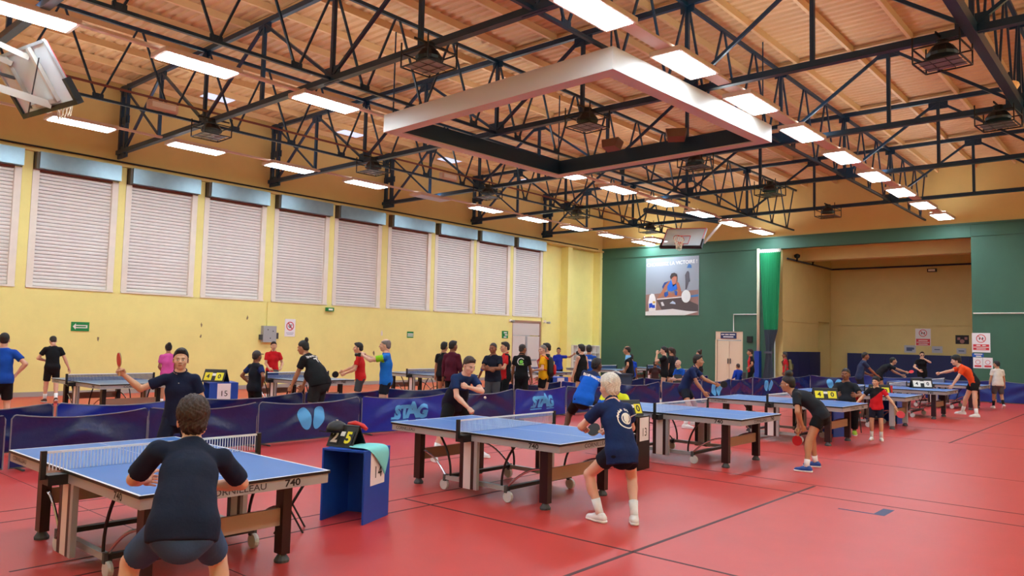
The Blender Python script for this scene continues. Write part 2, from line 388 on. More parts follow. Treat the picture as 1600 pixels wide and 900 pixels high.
# hanging white frame
fr = thing('ceiling_frame', 'large white square frame hanging under the roof trusses', 'ceiling frame', (-10.39, 14.13, 6.6), math.radians(-2.3))
M_fascia = mat('white fascia board', (206, 202, 194), .5)
a, b, hgt, wd = 3.26, 3.15, .41, .30
for nm, bx in (('fascia', (-a, a, -b, -b+.03)), ('fascia', (-a, a, b-.03, b)), ('fascia', (-a, -a+.03, -b+.03, b-.03)), ('fascia', (a-.03, a, -b+.03, b-.03))): MB().box(*bx, 0, hgt).obj(nm, M_fascia, fr)
for bx in ((-a+.03, a-.03, -b+.03, -b+wd), (-a+.03, a-.03, b-wd, b-.03), (-a+.03, -a+wd, -b+wd, b-wd), (a-wd, a-.03, -b+wd, b-wd)): MB().box(*bx, .0, .03).obj('soffit', M_fascia, fr)
for bx in ((-a+wd-.03, a-wd+.03, -b+wd-.03, -b+wd), (-a+wd-.03, a-wd+.03, b-wd, b-wd+.03), (-a+wd-.03, -a+wd, -b+wd, b-wd), (a-wd, a-wd+.03, -b+wd, b-wd)): MB().box(*bx, .03, hgt).obj('inner_beam', M_steel, fr)
for sx in (-1, 1):
    for sy in (-1, 1): rod('hanger', (sx*(a-.15), sy*(b-.15), .1), (sx*(a-.15), sy*(b-.15), 2.4), .025, .025, M_steel, fr)

# caged floodlights
def make_cage():
    t = thing('caged_floodlight', 'x', 'floodlight'); m = MB(); w_, d_, h_ = .36, .34, .20
    for sx in (-1, 1):
        for sy in (-1, 1): m.bar((sx*w_, sy*d_, -.15), (sx*w_, sy*d_, .3), .022)
        for z in (-.15, .1): m.bar((sx*w_, -d_, z), (sx*w_, d_, z), .022)
    for sy in (-1, 1):
        for z in (-.15, .1): m.bar((-w_, sy*d_, z), (w_, sy*d_, z), .022)
    for q in (-.12, .12): m.bar((q, -d_, -.15), (q, d_, -.15), .008); m.bar((-w_, q, -.15), (w_, q, -.15), .008)
    m.bar((0, 0, .28), (0, 0, .32), .7, .02); m.bar((0, -.3, .3), (0, .45, .3), .03); m.obj('wire_cage', M_black, t)
    MB().lathe([(.24, -.02), (.25, .03), (.16, .16), (.10, .2), (.10, .30)], n=12).obj('lamp_body', M_black, t)
    MB().box(-.3, .3, -.28, .28, -.14, -.13).obj('lens', mat('grey glass', (120, 124, 126), .2), t)
    return t
CG = None; n = 0
for nm, pts in (('left row, near the shuttered wall', [(-17.8, 9.0), (-17.7, 13.95), (-17.6, 18.8), (-17.5, 23.8), (-17.2, 28.8)]), ('middle row, in line with the white frame', [(-9.95, 9.0), (-9.9, 13.8), (-9.8, 18.75), (-9.7, 23.6), (-9.6, 28.7)]), ('right row, near the photographer', [(-2.85, 14.2), (-2.75, 18.9)])):
    for i, (x, y) in enumerate(pts):
        t = CG = make_cage() if CG is None else CG
        if n: t = copy_tree(CG)
        n += 1; t.location = (x, y, 6.82); t.rotation_euler.z = random.uniform(-.1, .1)
        tag(t, f'black caged floodlight, {ORD[i]} from the near end, {nm}', group='caged floodlights')
for i, (x, y, z) in enumerate(((-10.9, 16.3, 6.95), (-9.2, 16.6, 7.0))):
    t = thing('floodlight', ['brown tilted floodlight on the far beam of the white frame, left one', 'brown tilted floodlight on the far beam of the white frame, right one'][i], 'floodlight', (x, y, z), .5*i, 'floodlights on the white frame')
    MB().prism([(-.2, -.06), (.2, -.06), (.26, .16), (-.26, .16)], (0, -.14, 0), (1, 0, 0), (0, .3, 1), (0, .26, -.08)).obj('lamp_body', mat('brown enamel', (120, 88, 70), .5), t); rod('bracket', (0, 0, -.1), (0, .05, .1), .3, .03, M_black, t)
for i, (x, y) in enumerate(((-22.6, 11.6), (-22.6, 16.75), (-22.6, 21.8), (-22.6, 26.9))):
    tag(MB().box(x-.3, x+.3, y-.45, y+.45, ZU-.07, ZU-.05).obj(f'window_{i+1}', mat('milky skylight', (190, 206, 236), .4, emit=.9)), f'small milky skylight in the roof edge, {ORD[i]} from the near end', None, None, 'structure')
for i, (x, y, z) in enumerate(((-18.3, 8.0, 7.27), (-18.3, 17.6, 7.27))):
    t = thing('emergency_lamp', ['oblong wall lamp box on the girder by the first caged floodlight', 'oblong lamp box on the girder by the unlit panel light'][i], 'lamp', (x, y, z))
    MB().box(-.08, .08, -.35, .35, -.1, .1).obj('casing', M_lampcase, t); MB().box(.08, .1, -.28, .28, -.06, .06).obj('lens', M_white, t)
t = thing('bulkhead_lamp', 'round bulkhead lamp on the big girder at the right edge', 'lamp', (-2.45, 18.3, 7.32))
MB().lathe([(.05, .12), (.16, .06), (.18, 0), (.12, -.1), (.02, -.14)], n=12).obj('globe', mat('amber glass', (226, 168, 104), .3, emit=.25), t); rod('bracket', (0, 0, .1), (0, 0, .3), .05, .05, M_steel, t)

# shutters
slat_me = {}
def shutter(i, a, b):
    z0, z1 = 2.98, 6.32; a += .10; b -= .10
    t = thing('roller_shutter', f'closed white roller shutter, {ORD[i]} from the left edge along the yellow wall', 'roller shutter', (XW, (a+b)/2, 0), 0, 'roller shutters along the yellow wall')
    hw = (b-a)/2
    MB().box(-.02, .24, -hw-.08, hw+.14, 6.27, 6.73).obj('housing', M_housing, t)
    MB().box(-.05, .2, -hw-.15, -hw-.08, 6.25, 6.72).obj('housing_end', mat('brown end plate', (96, 84, 70), .5, metal=.3), t)
    for s in (-1, 1):
        y = s*(hw+.085); MB().box(-.19, .0, y-.085, y+.085, z0+.05, 6.25).obj('guide', M_guide, t)
    MB().box(-.16, -.13, -hw, hw, z0, z1).obj('backing', M_dark, t)
    MB().box(-.12, -.02, -hw, hw, 6.22, 6.28).obj('seal', M_rust, t)
    n = 33; p = (z1-z0-.06)/n; key = (round(hw, 3), round(p, 4))
    if key not in slat_me:
        prof = [(-.125, 0), (-.100, .05*p), (-.092, .3*p), (-.092, .68*p), (-.100, .90*p), (-.125, .94*p)]
        V = []; F = []
        for s in (-1, 1):
            for q in prof: V.append((q[0], s*hw, q[1]))
        k = len(prof); F = [(j, j+1, k+j+1, k+j) for j in range(k-1)]+[(k-1, 0, k, 2*k-1), tuple(range(k)), tuple(range(2*k-1, k-1, -1))]
        slat_me[key] = mesh('slat', V, F, M_shut)
    for j in range(n): link('slat', slat_me[key], t, (0, 0, z0+.06+j*p))
    MB().box(-.14, .03, -hw-.17, hw+.17, z0+.002, z0+.05).obj('sill', M_guide, t)
for i, (a, b) in enumerate(SH): shutter(i, a, b)
tag(MB().tube([(XW+.12, YB, 6.86), (XW+.14, 8, 6.87), (XW+.12, 14, 6.85), (XW+.15, 20, 6.87), (XW+.12, 34, 6.86)], .028, 6).obj('cable', M_black), 'black cable lying along the ledge above the shutters', 'cable')

# doors
t = tag(bpy.data.objects.new('door_1', None), 'white double metal door under the last shutter', None, None, 'structure'); COL.objects.link(t); t.location = (XW, 28.27, 0)
for s in (-1, 1): MB().box(-.10, -.04, s*.53-.5, s*.53+.5, .02, 2.05).obj('leaf', M_greydoor, t)
MB().box(-.10, -.05, -1.03, 1.03, 2.09, 2.72).obj('transom_panel', M_greydoor, t); MB().box(-.12, 0, -1.08, 1.08, 2.72, 2.8).box(-.12, 0, -1.08, -1.03, 0, 2.72).box(-.12, 0, 1.03, 1.08, 0, 2.72).obj('frame', mat('brown door frame', (170, 132, 104), .5), t)
MB().box(-.04, 0, -.06, .06, 1.0, 2.04).obj('bolt', M_alu, t); MB().box(-.04, -.01, .25, .8, .86, .94).obj('push_bar', M_alu, t)
t = tag(bpy.data.objects.new('door_2', None), 'cream double door in the green wall under a navy sign', None, None, 'structure'); COL.objects.link(t); t.location = (-16.26, YF, 0)
for s in (-1, 1): MB().box(s*.31-.3, s*.31+.3, .06, .12, .02, 2.05).obj('leaf', M_door, t); MB().box(s*.06-.02, s*.06+.02, .02, .06, .95, 1.2).obj('handle', M_rubber, t)
MB().box(-.7, .7, .03, .12, 2.1, 2.5).box(-.7, -.63, 0, .14, 0, 2.1).box(.63, .7, 0, .14, 0, 2.1).obj('frame', M_door, t)
t = thing('door_sign', 'navy sign with two lines of white lettering above the cream door', 'sign', (-16.28, YF+.0, 2.3))
MB().box(-.4, .4, -.01, .02, -.14, .14).obj('plate', M_signblue, t)
m = MB()
for r, (a, b, z) in enumerate(((-.36, -.2, .05), (-.16, .02, .05), (.06, .34, .05), (-.26, .26, -.06))): m.box(a, b, -.016, -.01, z-.025, z+.025)
m.obj('lettering', M_white, t)

# curtain at the alcove
def curtain(name, x0, x1, xb0, xb1, zt, zb, m, label, n=46):
    V = []; F = []; rowsn = 14
    for r in range(rowsn+1):
        f = r/rowsn; z = zt+(zb-zt)*f
        for c in range(n+1):
            u = c/n; xx = (x0+(x1-x0)*u)*(1-f)+(xb0+(xb1-xb0)*u)*f
            V.append((xx, 34.35+.07*math.sin(u*2*math.pi*11)*(1-.2*f), z))
    k = n+1
    for r in range(rowsn):
        for c in range(n): F.append((r*k+c, r*k+c+1, (r+1)*k+c+1, (r+1)*k+c))
    return mesh(name, V, F, m, True)
t = thing('curtain', 'green stage curtain gathered beside the alcove with slate lower half', 'curtain', (0, 0, 0))
link('green_cloth', curtain('c', -14.62, -13.6, -14.4, -13.75, 6.2, 2.6, M_curtain, ''), t); link('heading_tape', curtain('c', -14.62, -13.6, -14.62, -13.6, 6.34, 6.18, M_white, ''), t)
link('slate_cloth', curtain('c', -14.4, -13.75, -14.3, -14.02, 2.6, 1.55, M_curtain2, ''), t); link('slate_cloth', curtain('c', -14.3, -14.02, -14.5, -13.9, 1.55, .01, M_curtain2, ''), t)
MB().box(-14.36, -13.98, 34.25, 34.45, 1.5, 1.6).obj('tie_band', M_curtain2, t)
tag(MB().tube([(-14.72, 34.45, 1.6), (-14.72, 34.45, 6.4)], .07, 10).obj('curtain_pole', mat('cream pole', (222, 220, 190), .5), smooth=True), 'cream vertical pipe at the left edge of the alcove opening', 'pipe')
tag(MB().box(-14.86, -14.63, 34.32, 34.6, .0, 1.6).obj('post_padding', mat('blue post pad', (20, 62, 160), .5)), 'blue pad round the foot of the cream pipe', 'padding')
tag(MB().tube([(-16.0, YF-.04, 2.5), (-16.0, YF-.04, 3.32), (-14.8, YF-.04, 3.32)], .025, 6).obj('white_pipe', M_white), 'thin white pipe bending over the cream door', 'pipe')
tag(MB().tube([(-6.0, YF-.04, 3.32), (2, YF-.04, 3.32)], .025, 6).obj('white_pipe', M_white), 'thin white pipe along the right green wall', 'pipe')
tag(MB().box(-15.3, -15.05, YF-.12, YF, 2.0, 2.28).obj('wall_box', M_black), 'small black box with wire on the green wall right of the door', 'wall box')

# ------------------------------------------------------------------ wall signs and boxes
def plate_on_left(name, label, cat, y, z, w_, h_, m=M_paper):
    t = thing(name, label, cat, (XW+.004, y, z)); MB().box(0, .012, -w_/2, w_/2, -h_/2, h_/2).obj('plate', m, t); return t
def flat(parent, name, polys, m, o=(.014, 0, 0), ex=(0, 1, 0), ey=(0, 0, 1), ez=(.003, 0, 0)):
    mb = MB()
    for p in polys: mb.prism(p, o, ex, ey, ez)
    return mb.obj(name, m, parent)
def rect(a, b, c, d): return [(a, c), (b, c), (b, d), (a, d)]
def ringpoly(r0, r1, n=28, cx=0, cy=0):
    out = []
    for i in range(n):
        a, b = 2*math.pi*i/n, 2*math.pi*(i+1)/n
        out.append([(cx+r0*math.cos(a), cy+r0*math.sin(a)), (cx+r1*math.cos(a), cy+r1*math.sin(a)), (cx+r1*math.cos(b), cy+r1*math.sin(b)), (cx+r0*math.cos(b), cy+r0*math.sin(b))])
    return out
def letters(parent, s, size, o, ex, ey, m, name='lettering', bold=.0):
    V, F = text_geo(s, size, bold); mb = MB(); put_flat(mb, V, F, o, ex, ey); return mb.obj(name, m, parent)
for i, (y, z) in enumerate(((8.35, 1.95),)):
    t = plate_on_left('exit_sign', 'green exit sign with long white arrow pointing left', 'sign', y, z, .48, .26, M_signgreen)
    flat(t, 'arrow', [[(-.2, 0), (-.12, .09), (-.12, .045), (.19, .045), (.19, -.045), (-.12, -.045), (-.12, -.09)]], M_white)
    flat(t, 'print', [rect(-.12, .15, -.018, .018)], M_signgreen, (.018, 0, 0))
t = plate_on_left('exit_sign', 'small green exit sign with two white bars, middle of the yellow wall', 'sign', 20.83, 1.97, .34, .25, M_signgreen); flat(t, 'print', [rect(-.15, .15, .0, .05), rect(-.15, .15, -.07, -.03)], M_white)
t = plate_on_left('exit_sign', 'green exit sign beside the white metal door', 'sign', 26.68, 2.09, .42, .34, M_signgreen); flat(t, 'print', [rect(-.1, .12, .06, .12), rect(-.02, .16, -.04, .02), rect(-.1, .1, -.14, -.09)], M_white)
t = plate_on_left('no_smoking_sign', 'white paper sign with red no-smoking circle on the yellow wall', 'sign', 15.2, 2.1, .42, .62); flat(t, 'red_ring', ringpoly(.125, .155, cy=.06)+[[(-.1, .17), (-.07, .19), (.11, -.05), (.08, -.07)]], M_signred)
flat(t, 'print', [rect(-.09, .06, .05, .07), rect(.0, .09, .09, .11), rect(-.05, .05, .0, .03)], M_ink); flat(t, 'small_print', [rect(-.15, .15, -.19, -.17), rect(-.12, .12, -.24, -.22)], mat('grey print', (170, 170, 186), .6))
t = thing('switch_box', 'grey electrical switch box on the yellow wall', 'switch box', (XW, 14.33, 1.86))
MB().box(0, .16, -.25, .25, -.28, .28).obj('body', M_alu, t); MB().box(.0, .12, -.33, -.25, -.2, -.02).obj('lug', M_rubber, t); MB().box(.0, .12, .25, .36, -.16, .05).obj('lug', M_rubber, t)
flat(t, 'screw', [disc(.02, 8, -.08, .15), disc(.02, 8, .02, -.14), disc(.02, 8, .12, .1)], M_ink, (.162, 0, 0)); rod('conduit', (.03, -.05, .28), (.03, -.05, 1.1), .03, .03, M_yellow, t)
t = thing('emergency_light', 'small green emergency light just under a shutter sill', 'lamp', (XW, 16.82, 2.82)); MB().box(0, .1, -.16, .16, -.07, .07).obj('body', M_signgreen, t); MB().box(.1, .105, -.08, .1, -.03, .03).obj('lens', M_white, t)
t = thing('camera_box', 'small white security camera above the white metal door', 'camera', (XW, 27.0, 2.76)); MB().box(0, .08, -.06, .06, -.06, .06).obj('bracket', M_white, t); MB().lathe([(.05, 0), (.06, .18), (.02, .19)], (.14, -.05, -.04), 10, 'x').obj('body', M_alu, t)
t = thing('camera_box', 'small white security camera at the niche edge by the door', 'camera', (XW, 29.6, 2.8)); MB().box(0, .08, -.06, .06, -.06, .06).obj('bracket', M_white, t); MB().lathe([(.05, 0), (.06, .18), (.02, .19)], (.14, .05, -.06), 10, 'x').obj('body', M_alu, t)
for i, (y, z, s_) in enumerate(((11.95, 2.1, .07), (11.95, 1.75, .06), (8.85, 1.6, .06), (19.35, 2.0, .12), (13.55, 2.4, .07), (19.0, 1.2, .1))):
    mb = MB(); mb.prism([(a+random.uniform(-.02, .02), b+random.uniform(-.02, .02)) for a, b in disc(s_, 7, 0, 0, .5, 1)], (XW, y, z), (0, 1, 0), (0, 0, 1), (.004, 0, 0))
    mb.obj('paint_chip', mat('bare plaster', (140, 122, 88), .8) if i != 3 else M_guide, wall_left)

# signs on the end wall and in the alcove (face -y)
def plate_on_far(name, label, x, y, z, w_, h_, m=M_paper, cat='sign'):
    t = thing(name, label, cat, (x, y-.004, z)); MB().box(-w_/2, w_/2, -.012, 0, -h_/2, h_/2).obj('plate', m, t); return t
FO = dict(o=(0, -.014, 0), ex=(1, 0, 0), ey=(0, 0, 1), ez=(0, -.003, 0)); FO2 = dict(o=(0, -.018, 0), ex=(1, 0, 0), ey=(0, 0, 1), ez=(0, -.003, 0))
def prohibition(t, r, cy, h_):
    flat(t, 'red_ring', ringpoly(r*.84, r, cy=cy)+[[(-r*.7, cy+r*.62), (-r*.6, cy+r*.72), (r*.7, cy-r*.6), (r*.6, cy-r*.7)]], M_signred, **FO)
    flat(t, 'pictogram', [disc(r*.16, 8, -r*.3, cy-r*.05, .8, 1.6), disc(r*.16, 8, r*.34, cy+r*.05, .8, 1.9)], M_ink, **FO)
t = plate_on_far('prohibition_sign', 'large white sign with red ring and red text bands on the right green wall', -5.76, YF, 2.17, .62, .76)
prohibition(t, .165, .16, .95); flat(t, 'red_band', [rect(-.27, .27, -.29, -.065)], M_signred, **FO); flat(t, 'print', [rect(-.16, -.02, -.13, -.09), rect(.04, .16, -.13, -.09), rect(-.26, .26, -.195, -.165), rect(-.16, .16, -.26, -.23)], M_white, **FO2)
t = plate_on_far('notice_sign', 'small blue notice under the large red and white sign', -5.88, YF, 1.68, .4, .14, mat('blue notice', (30, 90, 186), .5)); flat(t, 'print', [rect(-.12, .16, .02, .06), rect(-.06, .12, -.06, -.02)], M_white, **FO)
for i, x in enumerate((-5.88, -5.545)):
    t = plate_on_far('notice_sheet', ['left of two white notice sheets low on the right green wall', 'right of two white notice sheets low on the right green wall'][i], x, YF, 1.38, .325, .42)
    flat(t, 'red_ring', ringpoly(.07, .086, 20, cy=.03), M_signred, **FO); flat(t, 'red_band', [rect(-.115, .115, -.16, -.09)], M_signred, **FO)
t = plate_on_far('prohibition_sign', 'white and red prohibition sign on the alcove back wall', -9.36, 41.5, 2.45, .68, .84)
prohibition(t, .18, .2, .9); flat(t, 'red_band', [rect(-.31, .31, -.40, -.08)], M_signred, **FO); flat(t, 'print', [rect(-.2, .2, -.19, -.15), rect(-.28, .28, -.27, -.24), rect(-.2, .2, -.36, -.32)], M_white, **FO2)
for i, (x, z, w_, h_) in enumerate(((-9.95, 1.86, .52, .36), (-8.75, 1.86, .46, .32), (-7.72, 1.82, .4, .26))):
    t = plate_on_far('notice_sheet', ['notice sheet with blue drawing left of the woman in black', 'pale notice sheet right of the woman in black', 'small pale notice sheet near the right end of the alcove wall'][i], x, 41.5, z, w_, h_, mat('bluish paper', (186, 194, 206), .6))
    flat(t, 'print', [rect(-.16, .1, -.1, .08), disc(.06, 8, .14, .02)] if i == 0 else [rect(-.12, .12, -.02, .02)], mat('slate print', (74, 92, 132), .6), **FO)
t = plate_on_far('photo_print', 'dark photograph pinned on the alcove back wall', -7.68, 41.5, 2.36, .56, .42, M_ink); flat(t, 'print', [disc(.1, 10, .0, -.08), rect(-.2, -.08, -.02, .1), rect(.1, .22, 0, .12)], mat('rosy print', (170, 120, 116), .6), **FO)

# weightlifting poster
t = thing('poster', 'grey poster of a weightlifter on the green wall reading CHOISISSEZ LA VICTOIRE', 'poster', (-19.36, YF-.004, 4.78))
PW, PH = 3.04, 2.98
MB().box(-PW/2, PW/2, -.02, 0, -PH/2, PH/2).obj('sheet', mat('grey poster sheet', (150, 156, 166), .4), t)
def pp(x, y): return ((x-76)/620*PW-PW/2, PH/2-(y-150)/690*PH)
def P(name, pts, rgb, lay): flat(t, name, [[pp(*q) for q in pts]], mat('poster '+name, rgb, .45), o=(0, -.021-.004*lay, 0), ex=(1, 0, 0), ey=(0, 0, 1), ez=(0, -.003, 0))
P('floor_print', [(76, 590), (690, 545), (690, 840), (76, 840)], (150, 116, 108), 0)
P('mat_print', [(200, 640), (500, 630), (690, 720), (690, 790), (560, 800), (280, 790)], (84, 74, 76), 1)
P('blue_stripe', [(600, 610), (690, 598), (690, 625), (610, 632)], (70, 130, 190), 1)
P('white_strip', [(76, 795), (210, 780), (400, 765), (560, 790), (690, 800), (540, 840), (76, 840)], (226, 226, 224), 2)
P('back', [(275, 500), (300, 450), (370, 430), (380, 480), (300, 530), (285, 530)], (34, 66, 130), 2)
P('left_arm', [(360, 430), (380, 445), (330, 530), (280, 610), (230, 640), (222, 625), (270, 560), (310, 480)], (176, 110, 82), 4)
P('right_arm', [(440, 440), (470, 460), (495, 540), (500, 610), (480, 610), (450, 540)], (170, 104, 80), 3)
P('thighs', [(300, 560), (340, 560), (400, 590), (450, 560), (480, 600), (440, 625), (330, 635), (290, 620)], (172, 106, 82), 3)
P('shorts', [(300, 570), (345, 555), (350, 600), (320, 625), (300, 610)], (40, 86, 168), 4)
P('shorts_right', [(420, 550), (455, 560), (450, 610), (425, 600)], (40, 86, 168), 4)
P('vest', [(335, 500), (380, 420), (400, 480), (440, 470), (455, 530), (390, 555), (345, 545)], (30, 104, 206), 5)
P('neck', [(390, 425), (440, 430), (435, 480), (402, 500)], (180, 114, 88), 5)
P('face', [(385, 390), (420, 370), (450, 385), (448, 430), (425, 455), (395, 435)], (172, 106, 84), 6)
P('hair', [(368, 385), (385, 345), (420, 338), (448, 355), (452, 385), (420, 375), (390, 400), (380, 420)], (52, 38, 36), 7)
P('bar', [(215, 640), (510, 620), (510, 632), (215, 655)], (220, 210, 206), 7)
P('plate_disc', [(555+52*math.cos(a), 620+74*math.sin(a)) for a in np.linspace(0, 2*math.pi, 24, endpoint=False)], (226, 228, 226), 8)
P('bottle', [(118, 790), (112, 680), (125, 600), (150, 578), (180, 585), (200, 640), (205, 700), (200, 790)], (236, 234, 232), 4)
P('bottle_band', [(165, 670), (196, 670), (196, 695), (165, 695)], (222, 178, 90), 5)
P('bottle_mark', [(120, 700), (155, 690), (165, 715), (190, 715), (195, 750), (165, 752), (150, 745), (122, 755)], (24, 70, 200), 6)
P('shoe_print', [(260, 685), (285, 680), (305, 725), (275, 730)], (224, 224, 228), 3); P('shoe_print_blue', [(365, 700), (400, 670), (430, 690), (435, 710)], (190, 204, 226), 3)
P('spectator', [(545, 440), (540, 370), (560, 330), (575, 322), (588, 345), (590, 400), (598, 445), (582, 455), (560, 535), (545, 540)], (84, 80, 88), 2)
P('banner_mark', [(560, 288), (575, 250), (590, 240), (612, 260), (614, 290)], (60, 110, 170), 2)
letters(t, 'CHOISISSEZ LA VICTOIRE !', .245, (-.02, -.03, pp(0, 225)[1]), (1, 0, .03), (0, 0, 1), M_white, bold=.004)

# shelf unit with cubby holes in the corner
t = thing('cubby_shelf', 'white open cubby shelf in the far left corner', 'shelf', (-23.55, 33.15, 0))
m = MB().box(-.38, -.36, -1.2, 1.2, 0, 1.66)
MB().box(-.38, -.36, -1.2, 1.2, 0, 1.66).obj('back_panel', M_white, t)
for y in np.linspace(-1.2, 1.2, 7): MB().box(-.36, .0, y-.015, y+.015, 0, 1.66).obj('upright', M_white, t)
for z in (0.02, .42, .84, 1.25, 1.645): MB().box(-.36, .0, -1.2, 1.2, z-.015, z+.015).obj('shelf_board', M_white, t)

# ------------------------------------------------------------------ basketball goals
def goal(label, origin, R, arms, flip=False):
    "board in local x (width) z (height), front faces +y"
    t = thing('basketball_goal', label, 'basketball hoop', origin); t.rotation_euler = R.to_euler()
    w_, h_ = .9, .525
    MB().box(-w_, w_, -.015, .015, -h_, h_).obj('backboard', M_glass, t)
    m = MB()
    for a, b in (((-w_, -h_), (w_, -h_)), ((-w_, h_), (w_, h_)), ((-w_, -h_), (-w_, h_)), ((w_, -h_), (w_, h_))): m.bar((a[0], -.02, a[1]), (b[0], -.02, b[1]), .05)
    m.obj('board_frame', M_alu, t)
    m = MB()
    for a, b in (((-w_, -h_), (-w_, h_)), ((w_, -h_), (w_, h_)), ((-w_, h_), (w_, h_))): m.bar((a[0]*.97, .02, a[1]*.97), (b[0]*.97, .02, b[1]*.97), .05, .008)
    for a, b in (((-.3, -.38), (.3, -.38)), ((-.3, .08), (.3, .08)), ((-.3, -.38), (-.3, .08)), ((.3, -.38), (.3, .08))): m.bar((a[0], .02, a[1]), (b[0], .02, b[1]), .05, .008)
    m.obj('red_marking', M_signred, t)
    MB().box(-w_-.05, w_+.05, -.06, .06, -h_-.06, -h_+.03).box(-w_-.05, -w_+.03, -.06, .06, -h_, -h_+.4).box(w_-.03, w_+.05, -.06, .06, -h_, -h_+.4).obj('edge_padding', M_black, t)
    MB().tube([(.225*math.cos(a), .38+.225*math.sin(a), -.40) for a in np.linspace(0, 2*math.pi, 25)[:-1]], .012, 6, True).obj('rim', mat('orange rim', (206, 70, 44), .4), t)
    MB().box(-.1, .1, .0, .16, -.46, -.39).obj('rim_bracket', M_signred, t)
    m = MB(); Ri = R.transposed(); dn = Ri @ Vector((0, 0, -1)); c0 = Vector((0, .38, -.40)); n = 12
    def npnt(j, k):
        a = 2*math.pi*(j+.5*(k % 2))/n; rr = (.225, .19, .15, .125, .12)[k]; return c0+Vector((rr*math.cos(a), rr*math.sin(a), 0))+dn*(.11*k)
    for k in range(4):
        for j in range(n):
            m.tube([npnt(j, k), npnt(j, k+1)], .007, 4); m.tube([npnt(j, k), npnt(j-1 if k % 2 == 0 else j+1, k+1)], .007, 4)
    m.obj('net', M_netcord, t)
    for nm, a, b, wd, mm in arms: rod(nm, Ri @ (Vector(a)-Vector(origin)), Ri @ (Vector(b)-Vector(origin)), wd, wd, mm, t)
    return t
M_goalarm = mat('grey goal arm', (186, 178, 166), .4)
# goal folded up under the roof, far end: board faces the hall, tilted upward
O = Vector((-16.0, 29.6, 6.45))
yv = Vector((.12, -.80, .55)).normalized(); xv = Vector((-1, -.12, .05)); xv = (xv-yv*xv.dot(yv)).normalized(); zv = xv.cross(yv)
Rm = Matrix((xv, yv, zv)).transposed()
goal('acrylic basketball board folded up in front of the green wall', O, Rm, [('arm', (-15.2, 29.9, 6.2), (-14.4, 30.0, 7.1), .09, M_goalarm), ('arm', (-16.2, 29.9, 6.55), (-16.6, 30.2, 7.05), .07, M_white), ('hanger_beam', (-16.1, 26.5, 7.22), (-14.6, 30.1, 7.12), .16, M_steel)])
O = Vector((-15.14, 4.36, 6.27)); yv = Vector((-.123, .814, .567)).normalized(); xv = Vector((.989, .148, 0)); xv = (xv-yv*xv.dot(yv)).normalized(); zv = xv.cross(yv)
Rm = Matrix((xv, yv, zv)).transposed()
def wp(a, b, c): return O+xv*a+yv*b+zv*c
goal('basketball board seen from behind, folded up at the top left', O, Rm, [
    ('arm', wp(.3, -.06, .35), (-15.3, 2.2, 7.15), .09, M_goalarm), ('arm', wp(-.3, -.06, .35), (-15.9, 2.2, 7.15), .09, M_goalarm),
    ('arm', wp(.15, -.05, -.48), (-15.4, 2.6, 6.2), .13, M_goalarm), ('brace', wp(.42, -.06, -.45), wp(.42, -.06, .5), .07, M_goalarm), ('brace', wp(-.42, -.06, -.45), wp(-.42, -.06, .5), .07, M_goalarm),
    ('brace', wp(-.45, -.06, -.42), wp(.45, -.06, -.42), .07, M_goalarm), ('brace', wp(-.42, -.06, .1), (-15.5, 2.7, 6.4), .05, M_rubber), ('cable', wp(.6, -.08, .3), wp(-.5, -.2, -.55), .015, M_rubber),
    ('hanger_beam', (-16.6, 2.0, 7.2), (-14.2, 2.0, 7.2), .12, M_steel)])

